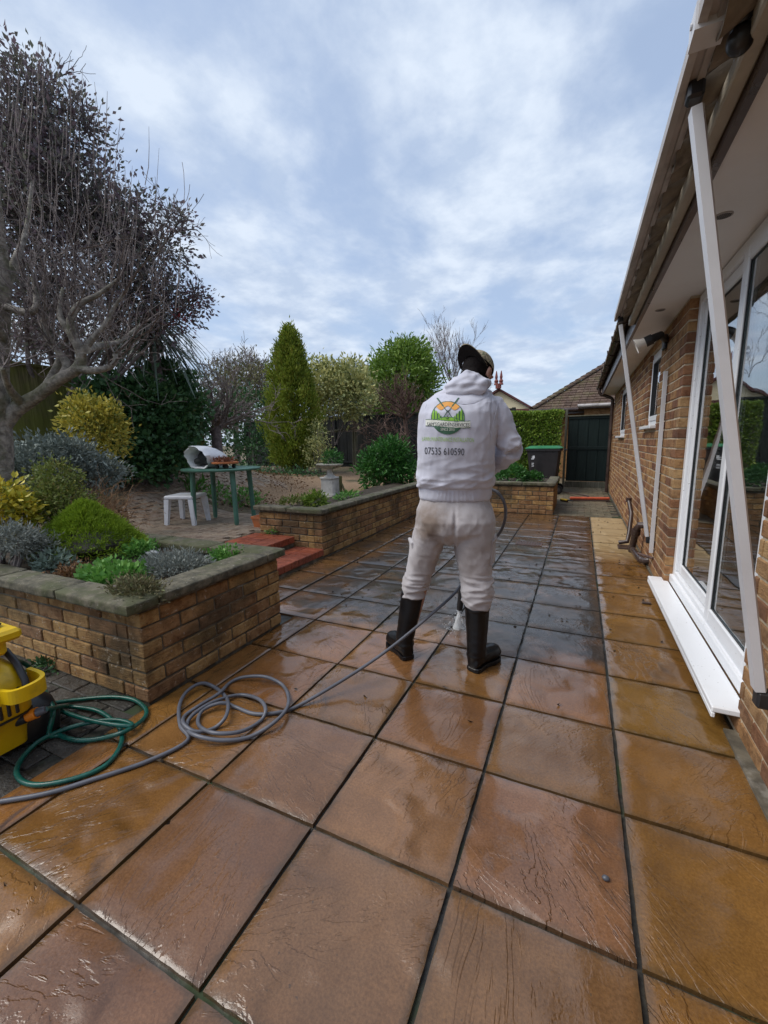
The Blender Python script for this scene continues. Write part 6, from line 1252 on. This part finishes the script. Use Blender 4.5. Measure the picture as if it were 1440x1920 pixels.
# boots
def boot(top, ank, heel, toe):
    top, ank, heel, toe = map(Vector, (top, ank, heel, toe)); f = (toe-heel); f.z = 0; Lf = f.length; f.normalize(); s_ = Vector((f.y, -f.x, 0)); mb = MB()
    mb.tube([top+Vector((0, 0, .015)), top, top.lerp(ank, .35), top.lerp(ank, .75), ank, Vector((ank.x, ank.y, .05))], [.068, .067, .062, .055, .053, .050], 18)
    rings = []
    for t, wd, ht in ((-.03, .020, .045), (0, .036, .070), (.12, .041, .090), (.30, .041, .105), (.5, .043, .098), (.68, .050, .092), (.84, .049, .088), (.95, .038, .074), (1.02, .018, .050)):
        c = heel+f*Lf*t; R_ = []
        for k in range(16):
            a = 2*math.pi*k/16; R_.append(Vector((c.x, c.y, 0))+s_*math.cos(a)*wd+Vector((0, 0, .018+max(0, ht/2*(1+math.sin(a))-.006))))
        rings.append(R_)
    mb.loft(rings); up_ = remesh(mb, .0055, 3)
    displace(up_, lambda p, n_: .004*math.exp(-((p.z-top.z+.012)/.007)**2)+.0025*math.exp(-((p.z-.085)/.006)**2)+.003*N3(p, (6, 6, 30), 5)*sstep(.34, .12, p.z)+.0012*N3(p, (20, 20, 20)))
    o = plink('boot', up_, M['rubber'], person); mb = MB(); rings = []
    for z, g_ in ((0.0, .94), (.004, 1.0), (.022, 1.0), (.026, .97)):
        R_ = []
        out = [(-.04, 0)]; prof = [(-.035, .022), (0, .037), (.12, .041), (.30, .036), (.45, .038), (.66, .051), (.84, .050), (.96, .036), (1.035, .012)]
        for t, wd in prof: R_.append(heel+f*Lf*(.5+(t-.5)*g_)+s_*wd*g_)
        for t, wd in prof[::-1]: R_.append(heel+f*Lf*(.5+(t-.5)*g_)-s_*wd*g_)
        rings.append([Vector((q_.x, q_.y, z)) for q_ in R_])
    mb.loft(rings); so_ = plink('sole', mb.mesh('sole'), M['rubber'], o); return o
boot((.168, -.060, .355), (.168, -.088, .115), (.146, -.125, 0), (.292, .055, 0)); boot((-.184, .006, .385), (-.232, -.004, .115), (-.208, -.040, 0), (-.338, .150, 0))
# cap worn back to front
mb = MB(); mb.sphere(HC+(Hrot @ Vector((0, -.016, .030))), (.086, .104, .092), 26, 16, M=Hrot.to_3x3()); me_ = mb.mesh('cap'); b = bmesh.new(); b.from_mesh(me_)
bmesh.ops.delete(b, geom=[v for v in b.verts if (Hrot.to_3x3().inverted() @ (v.co-HC)).z < .024], context='VERTS'); b.to_mesh(me_); b.free(); smooth_mesh(me_, 80); cap_ = plink('cap', me_, M['camo'], person)
mb = MB(); NR = 14; top_ = []; 
for j, t in enumerate(np.linspace(0, 1, 6)):
    row = []
    for i in range(NR+1):
        a = math.radians(-78+156*i/NR); r0x, r0y = .086, .104; ex = .062*t*math.cos(a)**.6 if abs(a) < 1.5 else 0
        x = math.sin(a)*(r0x+.006*t); y = -.016-math.cos(a)*r0y-ex*1.15; z = .030-.030*(math.sin(a)**2)*1.0+.020*t*math.cos(a)
        row.append((x, y, z))
    top_.append(row)
vs = []; fs = []; W_ = NR+1
for lay in (.0025, -.0025):
    for row in top_: vs += [H(x, y, z+lay) for x, y, z in row]
K_ = 6*W_
for j in range(5):
    for i in range(NR): a = j*W_+i; fs.append((a, a+1, a+W_+1, a+W_)); fs.append((K_+a, K_+a+W_, K_+a+W_+1, K_+a+1))
for i in range(NR): a = 5*W_+i; fs.append((a, a+1, K_+a+1, K_+a))
mi = [0 if k % 2 == 0 else 1 for k in range(10*NR)]+[0]*NR
bm2 = bpy.data.meshes.new('brim'); bm2.from_pydata([tuple(v) for v in vs], [], fs); bm2.polygons.foreach_set('material_index', mi); smooth_mesh(bm2, 60); plink('brim', bm2, [M['camo'], M['cap_under']], cap_)
# print on the back of the hoodie, laid onto its surface
bvh = BVHTree.FromPolygons([v.co.copy() for v in hm_.vertices], [tuple(p.vertices) for p in hm_.polygons])
def drape(x, z, off_):
    h, n_, i_, d_ = bvh.ray_cast(Vector((x, -1, z)), Vector((0, 1, 0)))
    return Vector((x, (h.y if h else -.18)-off_, z))
SK = -.045                                               # print slopes slightly down to the right
def pz(x, z): return z+SK*x
def text_mesh(txt, size, cx_, cz_, width, mat, off_, shear=0.0):
    cu_ = bpy.data.curves.new('t', 'FONT'); cu_.body = txt; cu_.size = size; cu_.align_x = 'CENTER'; cu_.resolution_u = 2; cu_.shear = shear; cu_.offset = 0.0
    o = bpy.data.objects.new('t', cu_); COL.objects.link(o); dg = bpy.context.evaluated_depsgraph_get(); dg.update(); me = bpy.data.meshes.new_from_object(o.evaluated_get(dg)); bpy.data.objects.remove(o)
    xs = [v.co.x for v in me.vertices]; k = width/(max(xs)-min(xs)); mid_ = (max(xs)+min(xs))/2
    b = bmesh.new(); b.from_mesh(me); bmesh.ops.triangulate(b, faces=b.faces); b.to_mesh(me); b.free()
    for v in me.vertices: x = cx_+(v.co.x-mid_)*k; v.co = drape(x, pz(x, cz_+v.co.y), off_)
    me.update(); return plink('lettering', me, mat, hoodie)
LX = .002
text_mesh('07535 610590', .050, LX-.016, 1.166, .194, M['p_black'], .0022)
text_mesh('LAWN MAINTENANCE INSTALLATION', .029, LX, 1.231, .252, M['p_text'], .0022)
text_mesh("SAM'SGARDENSERVICES", .026, LX+.001, 1.3035, .205, M['p_black'], .0042, .12)
text_mesh('SINCE 2015', .019, LX, 1.2825, .066, M['p_cream'], .0042)
text_mesh('S', .030, LX, 1.338, .014, M['p_black'], .0042, .15); text_mesh('II', .015, LX, 1.371, .012, M['p_black'], .0042, .15)
cell = .0014; LZ = 1.345; RAD = .080; vs = {}; V_ = []; F_ = []; MI = []
def lcol(x, z):                                          # x, z relative to the roundel's centre
    r = math.hypot(x, z)
    for sg in (-1, 1):                                   # crossed shears
        t = (z-.030)/.060; xx = sg*(x); line = xx-(.004+(z-.030)*.72)
        if .030 < z < .098 and abs(line) < (.0042 if z > .055 else .0022): return 0
        bl = xx+(.030-z)*(.55)
        if .0 < z < .032 and abs(xx-(.032-z)*.62) < .0022: return 0
    if -.046 < z+.004*math.sin((x+.03)*22) < -.012 and abs(x) < .108:
        e = z+.004*math.sin((x+.03)*22); return 0 if (e > -.0150 or e < -.0430) else 3
    if r < RAD:
        if z < -.040: return 0
        if r > RAD-.0032: return 0
        hill = .004-(x/.075)**2*.020
        if z < hill: return 0 if (z > hill-.003 or (abs(x) > .03 and math.sin(x*520+z*260) > .55)) else 1
        gr = -.002+.046*max(0, (abs(x)-.030)/.045)+.010*abs(math.sin(x*260))
        if abs(x) > .030 and z < gr: return 1 if math.sin(x*420) > -.45 else 0
        if z > .046+.010*math.cos(x*95) and r < RAD-.0032: return 2
    return None
for i in range(-80, 81):
    for j in range(-62, 76):
        x = i*cell; z = j*cell; m_ = lcol(x+cell/2, z+cell/2)
        if m_ is None: continue
        q_ = []
        for (a, b_) in ((i, j), (i+1, j), (i+1, j+1), (i, j+1)):
            if (a, b_) not in vs: vs[(a, b_)] = len(V_); xx = LX+a*cell; V_.append(tuple(drape(xx, pz(xx, LZ+b_*cell), .0025)))
            q_.append(vs[(a, b_)])
        F_.append(q_); MI.append(m_)
lm = bpy.data.meshes.new('printed_logo'); lm.from_pydata(V_, [], F_); lm.polygons.foreach_set('material_index', MI); plink('printed_logo', lm, [M['p_green'], M['p_lime'], M['p_orange'], M['p_cream']], hoodie)
# lance and jet
ln_ = thing('spray_lance', 'black pressure washer lance held down between the worker\'s legs', 'lance', PL(*TIP)); GW, TW = PM @ GUN, PM @ TIP; dW = (TW-GW).normalized()
mb = MB(); mb.tube([GW-dW*.03, GW+dW*.30], .019, 12); mb.tube([GW-dW*.02, PL(.20, .30, 1.00), PL(.215, .27, .975)], [.020, .018, .014], 10); mb.build('gun', M['black_plastic'], ln_, smooth=50)
mb = MB(); mb.tube([GW+dW*.30, TW-dW*.26], .0095, 10); mb.build('tube', M['black_plastic'], ln_, smooth=50)
mb = MB(); mb.tube([TW-dW*.27, TW-dW*.25, TW-dW*.02, TW], [.012, .019, .020, .017], 14); mb.build('nozzle', M['black_plastic'], ln_, smooth=40)
mb = MB(); mb.lathe([(.006, 0), (.012, .03), (.026, .115), (.032, .134)], TW, 14, axis=dW, cap=False); rng = np.random.default_rng(3)
for k in range(120): a_ = rng.uniform(0, 6.28); r_ = .03+abs(rng.normal())*.07; mb.sphere((TW.x+math.cos(a_)*r_, TW.y+math.sin(a_)*r_, .004+abs(rng.normal())*.02), rng.uniform(.0012, .003), 5, 4)
for k in range(160): t = rng.random(); q_ = TW+dW*.13*t+Vector(rng.normal(size=3))*(.006+.022*t); q_.z = max(q_.z, .004); mb.sphere(q_, rng.uniform(.0015, .0035), 5, 4)
o = mb.build('water_jet', M['spray'], smooth=60); tag(o, 'white cone of water spraying from the lance onto the slabs', 'water', kind='stuff')
